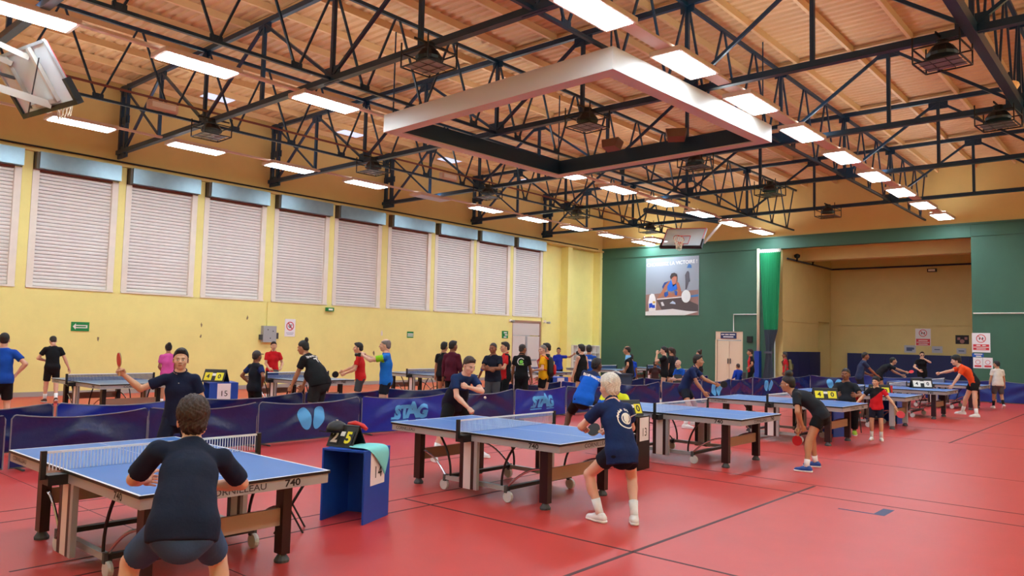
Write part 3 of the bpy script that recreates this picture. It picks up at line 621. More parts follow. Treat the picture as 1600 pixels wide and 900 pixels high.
# ------------------------------------------------------------------ table tennis tables
def arc(a, b, bulge, n=9):
    a, b, bulge = Vector(a), Vector(b), Vector(bulge)
    return [a+(b-a)*t+bulge*(4*t*(1-t)) for t in np.linspace(0, 1, n)]
def make_table(m_top=M_blue, m_leg=M_maroon, word='CORNILLEAU', m_netx=None):
    t = thing('table_tennis_table', 'x', 'table tennis table')
    hw = .7625
    for s in (-1, 1):
        x0, x1 = sorted((s*.004, s*1.37))
        h = MB().box(x0, x1, -hw, hw, .737, .758).obj('table_half', M_black, t)
        MB().box(x0+.002, x1-.002, -hw+.002, hw-.002, .758, .7595).obj('playing_surface', m_top, h)
        m = MB(); xa, xb = (x1-.02, x1) if s > 0 else (x0, x0+.02)
        m.box(xa, xb, -hw, hw, .7595, .7602); m.box(x0, x1, -hw, -hw+.02, .7595, .7602); m.box(x0, x1, hw-.02, hw, .7595, .7602); m.box(x0, x1, -.002, .002, .7595, .7602)
        m.obj('white_line', M_line, h)
        xi0, xi1 = x0+.012, x1-.012
        for bx in ((xi0, xi1, -hw+.012, -hw+.045), (xi0, xi1, hw-.045, hw-.012)): MB().box(*bx, .662, .737).obj('apron', M_alu, h)
        xe = (xi1-.033, xi1) if s > 0 else (xi0, xi0+.033); MB().box(*xe, -hw+.045, hw-.045, .662, .737).obj('apron', M_alu, h)
        for sy in (-1, 1):
            lx, ly = s*1.03, sy*.56
            l = MB().box(lx-.055, lx+.055, ly-.04, ly+.04, .07, .662).obj('leg', m_leg, t)
            MB().lathe([(.06, 0), (.062, .02), (.04, .055), (.03, .075)], (lx, ly, 0), 12).obj('foot', M_rubber, l)
            MB().tube(arc((lx-s*.05, ly, .43), (s*.5, sy*.6, .17), (0, 0, .06)), .013, 6).obj('arc_rod', M_chrome, t)
            MB().tube(arc((s*.62, sy*.6, .66), (s*.42, sy*.6, .17), (-s*.06, 0, 0)), .014, 6).obj('brace_rod', M_black, t)
            w_ = MB().box(s*.5-.02, s*.5+.02, sy*.6-.03, sy*.6+.03, .11, .19).obj('caster', M_rubber, t)
            MB().lathe([(.03, -.022), (.062, -.02), (.066, 0), (.062, .02), (.03, .022)], (s*.52, sy*.6, .066), 14, 'y').obj('wheel', mat('white caster', (206, 206, 206), .4), w_)
        MB().box(s*1.03-.015, s*1.03+.015, -.52, .52, .30, .44).obj('leg_panel', M_plank, t)
        MB().box(s*.5-.03, s*.5+.03, -.6, .6, .14, .18).obj('cross_beam', M_black, t)
        # upright panel and net post on this side (s runs over the y sides here)
        y0 = s*.72; p = MB().box(-.07, .05, y0-.02, y0+.02, .10, .70).obj('centre_upright', mat('white upright panel', (226, 214, 214), .4), t)
        for a, b, mm in ((-.13, -.07, M_maroon), (.05, .10, M_maroon), (.10, .15, M_alu)): MB().box(a, b, y0-.022, y0+.022, .10, .70).obj('upright_stripe', mm, p)
        MB().box(-.5, .5, s*.6-.025, s*.6+.025, .13, .18).obj('base_beam', M_alu, t)
        MB().box(-.06, .06, *sorted((s*(hw-.02), s*(hw+.13))), .655, .735).obj('net_clamp', M_black, t)
        MB().box(-.016, .016, *sorted((s*.895, s*.935)), .70, .918).obj('net_post', M_black, t)
    link('net', mesh('net', [(0, -.9, .762), (0, .9, .762), (0, .9, .9), (0, -.9, .9)], [(0, 1, 2, 3)], m_netx or M_net), t)
    MB().box(-.006, .006, -.9, .9, .896, .914).obj('net_tape', M_line, t)
    # lettering on the apron: near long side and near end
    yl = -hw+.0105
    letters(t, '740', .075, (1.0, yl, .70), (1.25, 0, 0), (0, 0, 1), M_ink, bold=.002)
    letters(t, word, .052, (-1.1, yl, .70), (1.15, 0, 0), (0, 0, 1), mat('grey table print', (70, 66, 68), .5), bold=.001)
    letters(t, word, .065, (1.37-.0105, -.05, .70), (0, 1.25, 0), (0, 0, 1), mat('grey table print', (70, 66, 68), .5), bold=.001)
    letters(t, '740', .075, (1.37-.0105, .42, .70), (0, 1.25, 0), (0, 0, 1), M_ink, bold=.002)
    return t
TC = -6.34
tabs = [('blue table in the left foreground where two players in navy face each other', 3.05, TC-.28), ('blue table in the middle with maroon legs, beside number 13', 7.28, TC), ('blue table behind the number 13 box, in front of the leaning woman', 11.55, TC+.1),
        ('blue table beside the seated man in black and the yellow scoreboard', 15.5, TC+.3), None, ('blue table at which the player in orange leans', 23.6, TC+.35), ('farthest blue table of the right row, before the padded alcove', 28.2, TC+.4)]
T0 = None
for i, q in enumerate(tabs):
    if q is None: continue
    lab, y, x = q
    if T0 is None: t = T0 = make_table()
    else: t = copy_tree(T0)
    t.location = (x, y, 0); t.rotation_euler.z = random.uniform(-.008, .008); tag(t, lab, group='tables in the right row')
    if i == 0:
        for c in t.children:
            if c.name.split('.')[0] == 'net': c.data = c.data.copy(); c.data.materials[0] = M_netw
tg = make_table(M_blue, M_alu, 'CLUB'); tg.location = (TC+.3, 19.8, 0); tag(tg, 'blue table with grey metal legs behind the boy in red', group='tables in the right row')
bg = [('pale table by the yellow wall behind the first player on the left', 7.0, -17.8), ('pale table where the player in the red polo stands', 11.3, -17.1), ('pale table behind the man in the maroon shirt', 16.25, -17.5), ('pale table behind the men with black and yellow shirts', 21.2, -17.6), ('table near the white cubby shelf in the corner', 26.0, -17.6), ('table in front of the green wall behind the women in black', 29.6, -17.2)]
TB = make_table(M_bluegrey, mat('black table leg', (22, 20, 22), .4))
for i, (lab, y, x) in enumerate(bg):
    t = TB if i == 0 else copy_tree(TB)
    t.location = (x, y, 0); tag(t, lab, group='tables along the yellow wall')

# ------------------------------------------------------------------ court barriers
def barrier(label, p0, p1, m, logo=None, z=.72, sag=.08, seed=0, lgpos=.5, face=1, group='court barriers'):
    p0, p1 = Vector((*p0, 0)), Vector((*p1, 0)); L = (p1-p0).length; ang = math.atan2(p1.y-p0.y, p1.x-p0.x)
    t = thing('court_barrier', label, 'barrier', p0, ang, group)
    rs = random.Random(seed); ph = [rs.uniform(0, 6.28) for _ in range(6)]
    def top(u): return z-sag*4*u*(1-u)
    def off(u, v):
        e = math.sin(math.pi*u)
        dg = abs(u-.5)*L*5
        return (.022*math.sin(9*u*L/2+ph[0]+3*v)+.026*math.sin(dg+9*v+ph[1])+.014*math.sin(2.2*dg+14*v+ph[3])*(1-v*.4)+.010*math.sin(21*u*L/2+ph[2]))*(.35+.65*e)*(.45+.55*v)
    nu, nv = int(L*16), 12; V = []; F = []
    for j in range(nv+1):
        for i in range(nu+1):
            u, v = i/nu, j/nv; V.append((u*L, off(u, v), .035+(top(u)-.035)*v))
    k = nu+1
    for j in range(nv):
        for i in range(nu): F.append((j*k+i, j*k+i+1, (j+1)*k+i+1, (j+1)*k+i))
    c = link('cloth', mesh('cloth', V, F, m, True), t)
    pts = [(.0, 0, .02), (.0, 0, z-.05), (.03, 0, z-.01)]+[(u*L, off(u, 1), top(u)+.008) for u in np.linspace(.03, .97, 13)]+[(L-.03, 0, z-.01), (L, 0, z-.05), (L, 0, .02)]
    MB().tube(pts, .009, 6).obj('frame', mat('grey barrier tube', (120, 124, 140), .4), t); MB().tube([(0, 0, .03), (L, 0, .03)], .009, 6).obj('bottom_bar', M_rubber, t)
    for x in (.12, L-.12): MB().bar((x, -.18, .012), (x, .18, .012), .03, .02).obj('foot', M_rubber, t)
    if logo:
        V, F = logo; mb = MB(); s = face
        uc = lgpos*L
        pts = []
        for a, b in [(q[0], q[1]) for q in V]:
            xx = uc+s*a; u = xx/L; zz = .37+b; v = max(0, min(1, (zz-.035)/(top(u)-.035)))
            pts.append((xx, off(u, v)-s*.008, zz))
        mb.add(pts, F).obj('logo', M_logo, t)
    return t
def wings():
    V = []; F = []
    for s in (-1, 1):
        P_ = []
        for i in range(26):
            a = 2*math.pi*i/26; r = .14*(1+.16*math.sin(a)); x = r*math.cos(a)*.92; y = .205*math.sin(a)
            c, sn = math.cos(-s*.36), math.sin(-s*.36); P_.append((s*.15+c*x-sn*y, sn*x+c*y+.02))
        n = len(V); V += [(q[0], q[1], 0) for q in P_]; F.append(tuple(range(n, n+26)))
    return subdivide(V, F, .05)
def stag():
    V, F = [], []
    for s_, x, y, sz in (('S', -.30, .0, .34), ('T', -.12, .0, .34), ('A', .07, .03, .42), ('G', .30, .0, .36)):
        v, f = text_geo(s_, sz, .022); n = len(V); V += [(q[0]+x, q[1]+y, 0) for q in v]; F += [tuple(i+n for i in g) for g in f]
    for a, b, c, d in ((-.46, -.02, -.17, -.145), (.16, .46, -.17, -.145), (-.46, -.28, -.12, -.075)):
        n = len(V); V += [(a, c, 0), (b, c, 0), (b, d, 0), (a, d, 0)]; F.append((n, n+1, n+2, n+3))
    return subdivide(V, F, .06)
WG, SG = wings(), stag()
X1 = -11.6
# walking along +y the panel's local +x is world +y, camera side is world +x = local -y
B1 = [((X1+.05, 3.32), (X1, 5.1), M_navy, None, 'navy barrier panel behind the first table, farthest left of the front line'), ((X1, 5.12), (X1, 6.9), M_navy, None, 'navy barrier panel behind the player in the foreground'),
      ((X1+.02, 6.92), (X1-.05, 9.05), M_navy, WG, 'navy barrier panel with large pale wing logo, left of the STAG panel'), ((X1-.05, 9.12), (X1+.1, 11.3), M_royal, SG, 'bright blue STAG barrier panel behind the bending player'),
      ((X1+.1, 11.35), (X1, 13.45), M_navy, None, 'navy barrier panel between the two STAG panels'), ((X1, 13.5), (X1-.05, 15.5), M_royal, SG, 'smaller looking STAG barrier panel below the man in yellow'),
      ((X1-.05, 15.55), (X1, 17.7), M_navy, None, 'navy barrier panel behind the player in bright blue'), ((X1, 17.78), (X1+.05, 19.98), M_navy, None, 'navy barrier panel right of the white-haired man'),
      ((X1, 20.2), (X1+.15, 22.4), M_navy, None, 'navy barrier panel behind the smiling player in navy'), ((X1+.15, 22.45), (X1+.35, 24.1), M_navy, WG, 'navy barrier panel with wing logo at the smiling player\'s hand'),
      ((X1+.2, 24.15), (X1+.1, 26.4), M_navy, None, 'plain navy barrier panel right of the smiling player'), ((X1+.1, 26.45), (X1+.3, 28.7), M_navy, WG, 'navy barrier panel with wing logo left of the leaning woman'),
      ((X1+.3, 28.75), (X1+.5, 31.0), M_navy, None, 'plain navy barrier panel behind the leaning woman\'s bun'), ((X1+.5, 31.05), (-9.6, 32.1), M_navy, WG, 'navy barrier panel with wing logo behind the seated man in black')]
for i, (a, b, m, lg, lab) in enumerate(B1): barrier(lab, a, b, m, lg, seed=i, lgpos=.52 if lg is not WG else .5)
barrier('navy barrier panel turned sideways at the left edge with pale logo', (X1+.05, 3.25), (X1-.85, 2.3), M_navy, WG, seed=77, lgpos=.35, face=-1)
X2 = -13.05; e = [2.0, 4.35, 6.35, 8.9, 11.0, 13.1, 15.2, 17.3, 19.5, 21.7, 23.9, 26.1]
for i, (a, b) in enumerate(zip(e[:-1], e[1:])):
    m = M_royal if i in (1, 7) else M_navy; dx = [0, 0, .1, -.15, -.1, 0, -.05, -.1, -.1, -.05, 0, 0]
    lab = ['navy rear barrier panel at the left edge', 'bright blue rear barrier panel behind the first player on the left', 'navy rear barrier panel below the man in the dark cap', 'navy rear barrier panel behind the big man in black', 'navy rear barrier panel behind the man in blue and green', 'navy rear barrier panel below the man in maroon', 'navy rear barrier panel behind the man with folded arms', 'bright blue rear barrier panel below the blue box', 'navy rear barrier panel below the man in the tank top', 'navy rear barrier panel below the man in light blue', 'navy rear barrier panel below the women in black'][i]
    barrier(lab, (X2+dx[i], a), (X2+dx[i+1], b-.05), m, None, seed=40+i, group='rear court barriers')
for i in range(4):
    x = -9.5+i*2.3
    barrier(['blue barrier cloth along the alcove, left of the woman in black', 'blue barrier cloth along the alcove, behind the woman in black', 'blue barrier cloth behind the player in orange', 'blue barrier cloth at the right edge behind the man in white'][i], (x, 32.15), (x+2.25, 32.0+.1*i), mat('bright navy cloth', (20, 48, 128), .34, var=.1, vscale=4, bump=.35, bscale=7), None, z=.8, seed=60+i, group='barriers by the alcove')

# ------------------------------------------------------------------ umpire boxes, scoreboards
def umpire_box(label, loc, rz, num, m=M_box, w_=.5, d_=.5, h_=.72, side=1):
    t = thing('umpire_table', label, 'umpire table', loc, rz, 'umpire tables')
    MB().box(-w_/2, w_/2, -d_/2, d_/2, h_-.02, h_).obj('top_board', m, t)
    for s in (-1, 1): MB().box(*sorted((s*w_/2, s*(w_/2-.02))), -d_/2, d_/2, 0, h_-.02).obj('side_board', m, t)
    MB().box(-w_/2+.02, -.01, d_/2-.02, d_/2, 0, h_-.02).box(.01, w_/2-.02, d_/2-.02, d_/2, 0, h_-.02).obj('back_board', m, t)
    if num:
        p = MB().box(w_/2, w_/2+.003, -.14, .14, h_-.36, h_-.02).obj('number_sheet', M_paper, t)
        letters(p, num, .17, (w_/2+.005, 0, h_-.24), (0, 1, 0), (0, 0, 1), M_ink)
    return t
def scoreboard(label, loc, rz, left, right, c1=M_white, c2=M_yflip, w_=.34, h_=.24):
    t = thing('flip_scoreboard', label, 'scoreboard', loc, rz, 'flip scoreboards')
    a = math.radians(28)
    for s in (-1, 1):
        R = Matrix.Rotation(-s*a, 3, 'X')
        MB().cbox((0, s*math.sin(a)*h_/2, math.cos(a)*h_/2), (w_, .012, h_), Matrix.Rotation(s*a, 3, 'X')).obj('board', M_black, t)
    for k, (sx, txt, cm) in enumerate(((-1, left, c1), (1, right, c2))):
        y = -math.sin(a)*h_/2-.017; z = math.cos(a)*h_/2
        bd = MB().cbox((sx*w_*.26, y, z-.01), (w_*.34, .006, h_*.62), Matrix.Rotation(-a, 3, 'X')).obj('score_card', M_black if txt else cm, t)
        if txt: letters(bd, txt, .17, (sx*w_*.26, y-.006, z-.01), (1, 0, 0), (0, math.sin(a), math.cos(a)), cm, bold=.006)
        else: letters(bd, ['4', '0'][k], .14, (sx*w_*.26, y-.006, z-.01), (1, 0, 0), (0, math.sin(a), math.cos(a)), M_ink, bold=.004)
    MB().cbox((0, -math.sin(a)*h_*.38-.012, math.cos(a)*h_*.62), (w_*.16, .006, h_*.2), Matrix.Rotation(-a, 3, 'X')).obj('set_card', M_white, t)
    MB().tube([(-w_/2, 0, math.cos(a)*h_*1.0), (w_/2, 0, math.cos(a)*h_*1.0)], .012, 6).obj('ring_bar', M_rubber, t)
    return t
BX = (-6.42, 4.98)
umpire_box('blue open box table with the number 14 sheet', (BX[0], BX[1], 0), math.radians(21), '14')
scoreboard('black flip scoreboard reading 2 and yellow 5 on the number 14 box', (BX[0]-.1, BX[1]-.06, .72), math.radians(12), '2', '5')
# cap and red cloth hung over the scoreboard, towel on the box corner
def cloth_patch(name, label, cat, m, c, pts, th=.006):
    t = thing(name, label, cat, c); mb = MB(); V = []; n = len(pts); k = len(pts[0])
    V = [p for row in pts for p in row]; F = [(i*k+j, i*k+j+1, (i+1)*k+j+1, (i+1)*k+j) for i in range(n-1) for j in range(k-1)]
    o = link('cloth', mesh(name, V, F, m, True), t); md = o.modifiers.new('s', 'SOLIDIFY'); md.thickness = th; md2 = o.modifiers.new('b', 'SUBSURF'); md2.levels = md2.render_levels = 2
    return t
c34, s34 = math.cos(math.radians(21)), math.sin(math.radians(21))
def bxl(x, y, z): return (c34*x-s34*y, s34*x+c34*y, z)
pts = [[bxl(-.02, -.2, .735), bxl(-.01, -.02, .74), bxl(.0, .16, .735)], [bxl(.12, -.22, .735), bxl(.12, -.02, .745), bxl(.13, .2, .735)], [bxl(.25, -.2, .735), bxl(.255, 0, .74), bxl(.25, .2, .735)], [bxl(.27, -.12, .66), bxl(.275, .05, .64), bxl(.27, .2, .66)], [bxl(.275, -.02, .58), bxl(.285, .07, .50), bxl(.275, .16, .57)], [bxl(.275, .06, .50), bxl(.285, .08, .42), bxl(.275, .10, .49)]]
cloth_patch('towel', 'aqua towel draped over the corner of the number 14 box', 'towel', M_towel, (BX[0], BX[1], 0), pts, .012)
t = thing('cap', 'black cap resting against the scoreboard on the number 14 box', 'cap', (BX[0]-.22, BX[1]-.1, .86)); 
MB().lathe([(.11, 0), (.108, .04), (.085, .085), (.04, .11), (.005, .115)], n=14).obj('crown', M_black, t, smooth=True); MB().prism(disc(.1, 14, 0, 0, .8, 1.0), (0, -.11, .0), (1, 0, 0), (0, 1, -.2), (0, 0, .008)).obj('brim', M_black, t)
MB().lathe([(.012, 0), (.012, .012)], (0, 0, .112), 8).obj('button', M_white, t)
t = thing('red_strap', 'red strap lying over the top of the scoreboard', 'strap', (BX[0]-.02, BX[1], .935)); MB().tube([(-.1, -.02, .0), (-.02, .0, .02), (.08, .02, .0), (.13, .03, -.03)], [.03, .028, .026, .02], 8).obj('webbing', M_red, t, smooth=True)
umpire_box('black box table with the number 13 sheet beside the white-haired man', (-6.16, 9.86, 0), math.radians(4), '13', mat('black plywood', (22, 20, 20), .4), w_=.40, d_=.36, h_=.78)
scoreboard('black flip scoreboard with yellow card behind the white-haired man', (-6.2, 9.86, .78), math.radians(70), '', '')
umpire_box('blue box table below the yellow scoreboard of the seated man', (-5.55, 16.75, 0), math.radians(-20), '', M_box)
tb = scoreboard('scoreboard with two yellow cards in front of the seated man', (-5.62, 16.55, .76), math.radians(34), '', '', M_yflip, M_yflip, .5, .26)
umpire_box('blue box table under the grey-legged table behind the boy', (-5.6, 21.0, 0), math.radians(-10), '', M_box, .8, .6, .66)
scoreboard('scoreboard with yellow cards right of the boy in red', (-5.75, 20.95, .66), math.radians(30), '', '', M_yflip, M_yflip, .5, .3)
scoreboard('white flip scoreboard on the table below the orange player\'s arm', (-5.5, 24.1, .762), math.radians(30), '', '', M_white, M_white, .55, .3)
umpire_box('blue box table by the yellow wall with a small black scoreboard', (-16.0, 8.6, 0), math.radians(-15), '15', M_box, .62, .6, .78)
scoreboard('small black scoreboard with yellow cards on the box by the yellow wall', (-16.05, 8.5, .78), math.radians(35), '', '', M_yflip, M_yflip, .5, .3)
umpire_box('blue box table right of the man in yellow', (-15.2, 19.6, 0), math.radians(-15), '11', M_box, .7, .6, .7)
t = thing('ping_pong_ball', 'white ball in the air left of the first STAG barrier\'s neighbour', 'ball', (-7.7, 8.28, 1.0)); 
me_ = bpy.data.meshes.new('ball'); bm = bmesh.new(); bmesh.ops.create_icosphere(bm, subdivisions=3, radius=.02); bm.to_mesh(me_); bm.free(); me_.materials.append(M_white); me_.polygons.foreach_set('use_smooth', [True]*len(me_.polygons)); link('shell', me_, t)
t['label'] = 'white table tennis ball in the air right of the bending player'

# chairs
def chair(label, loc, rz, m=M_red):
    t = thing('plastic_chair', label, 'chair', loc, rz, 'plastic chairs')
    MB().box(-.22, .22, -.21, .21, .43, .46).obj('seat', m, t)
    MB().box(-.21, .21, -.23, -.20, .55, .86).obj('backrest', m, t)
    for sx in (-1, 1):
        for sy in (-1, 1): MB().tube([(sx*.19, sy*.18, .43), (sx*.22, sy*.22, 0)], .014, 6).obj('leg', M_rubber, t)
        MB().tube([(sx*.19, -.2, .43), (sx*.19, -.22, .8)], .013, 6).obj('back_post', M_rubber, t)
    return t
chair('red chair under the seated man in black', (-5.5, 17.6, 0), math.radians(175))
chair('red chair at the scoreboard of the grey-legged table', (-6.1, 22.3, 0), math.radians(75))
chair('red chair left of the boy in red', (-6.6, 21.4, 0), math.radians(200))
chair('dark chair under the umpire at box 13', (-6.78, 10.32, 0), math.radians(215), M_black)
chair('dark chair by the green wall under the bald man', (-12.25, 22.6, 0), math.radians(20), M_rubber)
chair('dark chair by the green door under the boy in blue', (-12.3, 27.0, 0), math.radians(100), M_rubber)
t = thing('kit_bag', 'slate kit bag on the rear barrier below the man in light blue', 'bag', (-12.35, 18.95, .0))
MB().box(-.3, .3, -.28, .28, .0, .9).obj('stand', mat('slate cloth', (58, 68, 92), .7), t); MB().box(-.34, .34, -.3, .3, .9, .95).obj('flap', mat('dark slate cloth', (46, 54, 76), .7), t); MB().tube([(-.2, -.1, .95), (0, -.1, 1.02), (.2, -.1, .95)], .02, 6).obj('handle', M_white, t)

t = thing('folding_stand', 'black folding stand with crossed legs between the first table and the number 14 box', 'stand', (-6.42, 4.22, 0), math.radians(52))
for sy in (-1, 1):
    for sx in (-1, 1): MB().tube([(-sx*.13, sy*.12, .0), (sx*.13, sy*.12, .46)], .010, 6).obj('leg', M_black, t)
    MB().tube([(sy*.13, -.12, .46), (sy*.13, .12, .46)], .010, 6).obj('rail', M_black, t)
MB().box(-.13, .13, -.12, .12, .455, .462).obj('seat_cloth', M_black, t)

# ------------------------------------------------------------------ people: signed-distance bodies turned into one skin by surface nets
class Field:
    def __init__(s, lo, hi, h):
        s.lo = np.array(lo, float); s.h = h; s.n = np.maximum(4, np.ceil((np.array(hi)-s.lo)/h).astype(int)+1)
        s.d = np.full(s.n, .5, np.float32)
        s.ax = [s.lo[i]+h*np.arange(s.n[i]) for i in range(3)]
    def sl(s, lo, hi):
        a = np.clip(np.floor((lo-s.lo)/s.h).astype(int), 0, s.n); b = np.clip(np.ceil((hi-s.lo)/s.h).astype(int)+1, 0, s.n)
        return tuple(slice(a[i], b[i]) for i in range(3))
    def pts(s, sl): return np.stack(np.meshgrid(s.ax[0][sl[0]], s.ax[1][sl[1]], s.ax[2][sl[2]], indexing='ij'), -1)
    def add(s, fn, lo, hi, k=.02, sub=False):
        m = max(k, .01)+2.5*s.h; sl = s.sl(np.asarray(lo)-m, np.asarray(hi)+m)
        if min(x.stop-x.start for x in sl) <= 0: return
        v = fn(s.pts(sl)).astype(np.float32); d = s.d[sl]
        if sub:
            v = -v; hh = np.maximum(k-np.abs(d-v), 0)/k if k > 0 else 0; s.d[sl] = np.maximum(d, v)+hh*hh*k*.25
        else:
            hh = np.maximum(k-np.abs(d-v), 0)/k if k > 0 else 0; s.d[sl] = np.minimum(d, v)-hh*hh*k*.25
    def cap(s, a, b, ra, rb=None, k=.02, cut=None, M=None, kf=1.0, sub=False):
        "tapered capsule a-b; cut=list of (point, normal) keeps the side behind the normal; M rows R,F,U with squash kf along F"
        a, b = np.array(a, float), np.array(b, float); rb = ra if rb is None else rb; R = max(ra, rb)*max(1, kf)
        def fn(P):
            if M is not None:
                Q = P @ M.T; A = M @ a; B = M @ b; A2 = A.copy(); B2 = B.copy(); Q[..., 1] = (Q[..., 1]-A[1])/kf; B2[1] = (B[1]-A[1])/kf; A2[1] = 0
                ba = B2-A2; pa = Q-A2
            else: ba = b-a; pa = P-a
            t = np.clip((pa @ ba)/max(ba @ ba, 1e-9), 0, 1)
            d = np.sqrt(((pa-t[..., None]*ba)**2).sum(-1))-(ra+(rb-ra)*t)
            if M is not None: d = d*(.5+.5*min(1, kf))
            if cut:
                for (p, nrm_) in cut: d = np.maximum(d, (P-np.asarray(p)) @ np.asarray(nrm_))
            return d
        s.add(fn, np.minimum(a, b)-R, np.maximum(a, b)+R, k, sub)
    def ell(s, c, r, k=.01, R=None, cut=None, sub=False):
        c, r = np.array(c, float), np.array(r, float); mx = r.max()
        def fn(P):
            q = P-c
            if R is not None: q = q @ R
            k0 = np.sqrt(((q/r)**2).sum(-1)); k1 = np.sqrt(((q/(r*r))**2).sum(-1))+1e-9
            d = k0*(k0-1)/k1
            if cut:
                for (p, nrm_) in cut: d = np.maximum(d, (P-np.asarray(p)) @ np.asarray(nrm_))
            return d
        s.add(fn, c-mx, c+mx, k, sub)
    def net(s):
        d = s.d; sg = d < 0; nx, ny, nz = d.shape
        C = [(i, j, k) for i in (0, 1) for j in (0, 1) for k in (0, 1)]
        cnt = sum(sg[i:nx-1+i, j:ny-1+j, k:nz-1+k].astype(np.int8) for i, j, k in C); mask = (cnt > 0) & (cnt < 8)
        idx = np.full(mask.shape, -1, np.int64); I, J, K = np.nonzero(mask); n = len(I); idx[I, J, K] = np.arange(n)
        acc = np.zeros((n, 3)); num = np.zeros(n)
        val = {c: d[I+c[0], J+c[1], K+c[2]] for c in C}
        for a in C:
            for ax in range(3):
                if a[ax] == 0:
                    b = list(a); b[ax] = 1; b = tuple(b); va, vb = val[a], val[b]; cr = (va < 0) != (vb < 0)
                    t = np.where(cr, va/np.where(cr, va-vb, 1), 0)
                    p = np.tile(np.array(a, float), (n, 1)); p[:, ax] = t; acc[cr] += p[cr]; num[cr] += 1
        V = (acc/num[:, None]+np.stack([I, J, K], 1))*s.h+s.lo
        F = []
        for ax in range(3):
            o = [x for x in range(3) if x != ax]
            s0 = [slice(1, -1)]*3; s0[ax] = slice(0, -1); s1 = list(s0); s1[ax] = slice(1, None)
            e = sg[tuple(s0)] != sg[tuple(s1)]; q = np.stack(np.nonzero(e), 1); q[:, o[0]] += 1; q[:, o[1]] += 1
            if not len(q): continue
            ins = sg[q[:, 0], q[:, 1], q[:, 2]]
            def cell(da, db):
                r = q.copy(); r[:, o[0]] += da; r[:, o[1]] += db; return idx[r[:, 0], r[:, 1], r[:, 2]]
            f = np.stack([cell(-1, -1), cell(0, -1), cell(0, 0), cell(-1, 0)], 1)
            fl = ins if ax != 1 else ~ins
            f[~fl] = f[~fl][:, ::-1]; F.append(f)
        F = np.concatenate(F) if F else np.zeros((0, 4), int)
        F = F[(F >= 0).all(1)]
        return V, F
def relax(V, F, it=1, lam=.5):
    E = np.concatenate([F[:, [0, 1]], F[:, [1, 2]], F[:, [2, 3]], F[:, [3, 0]]])
    for _ in range(it):
        acc = np.zeros_like(V); num = np.zeros(len(V)); np.add.at(acc, E[:, 0], V[E[:, 1]]); np.add.at(acc, E[:, 1], V[E[:, 0]]); np.add.at(num, E[:, 0], 1); np.add.at(num, E[:, 1], 1)
        V = V+(acc/np.maximum(num, 1)[:, None]-V)*lam
    return V
def npmesh(name, parts, m, smooth=True):
    "parts: list of (V,F) quads"
    V = np.concatenate([p[0] for p in parts]); n = 0; Fs = []
    for v, f in parts: Fs.append(f+n); n += len(v)
    F = np.concatenate(Fs).astype(np.int32)
    me = bpy.data.meshes.new(name); me.vertices.add(len(V)); me.vertices.foreach_set('co', V.astype(np.float32).ravel())
    me.loops.add(F.size); me.loops.foreach_set('vertex_index', F.ravel()); me.polygons.add(len(F)); me.polygons.foreach_set('loop_start', np.arange(0, F.size, 4, dtype=np.int32)); me.polygons.foreach_set('loop_total', np.full(len(F), 4, np.int32))
    me.polygons.foreach_set('use_smooth', np.ones(len(F), bool)); me.update(calc_edges=True); me.materials.append(m)
    return me
_c = {}
def nz_rows(V): return V/np.maximum(np.linalg.norm(V, axis=1), 1e-6)[:, None]
def head_geo(h=.0062):
    if 'head' in _c: return _c['head']
    f = Field((-.11, -.13, -.2), (.11, .14, .15), h)
    f.ell((0, -.014, .03), (.074, .094, .088), .01); f.ell((0, .018, -.035), (.061, .075, .084), .03); f.ell((0, .05, -.089), (.034, .032, .024), .02)
    f.ell((0, .076, .018), (.046, .02, .012), .015); f.cap((0, .092, .004), (0, .108, -.030), .008, .0135, .012); f.ell((0, .086, -.060), (.024, .012, .010), .008)
    for s in (-1, 1):
        f.ell((s*.031, .104, -.003), (.019, .018, .012), .012, sub=True); f.ell((s*.046, .055, -.03), (.02, .025, .02), .02)
        f.ell((s*.077, -.008, -.014), (.010, .022, .032), .006); f.ell((s*.014, .098, -.034), (.009, .010, .008), .006)
    f.cap((0, -.028, -.06), (0, -.036, -.115), .05, .05, .03)
    V, F = f.net(); _c['head'] = (relax(V, F, 1, .4)*1.05, F); return _c['head']
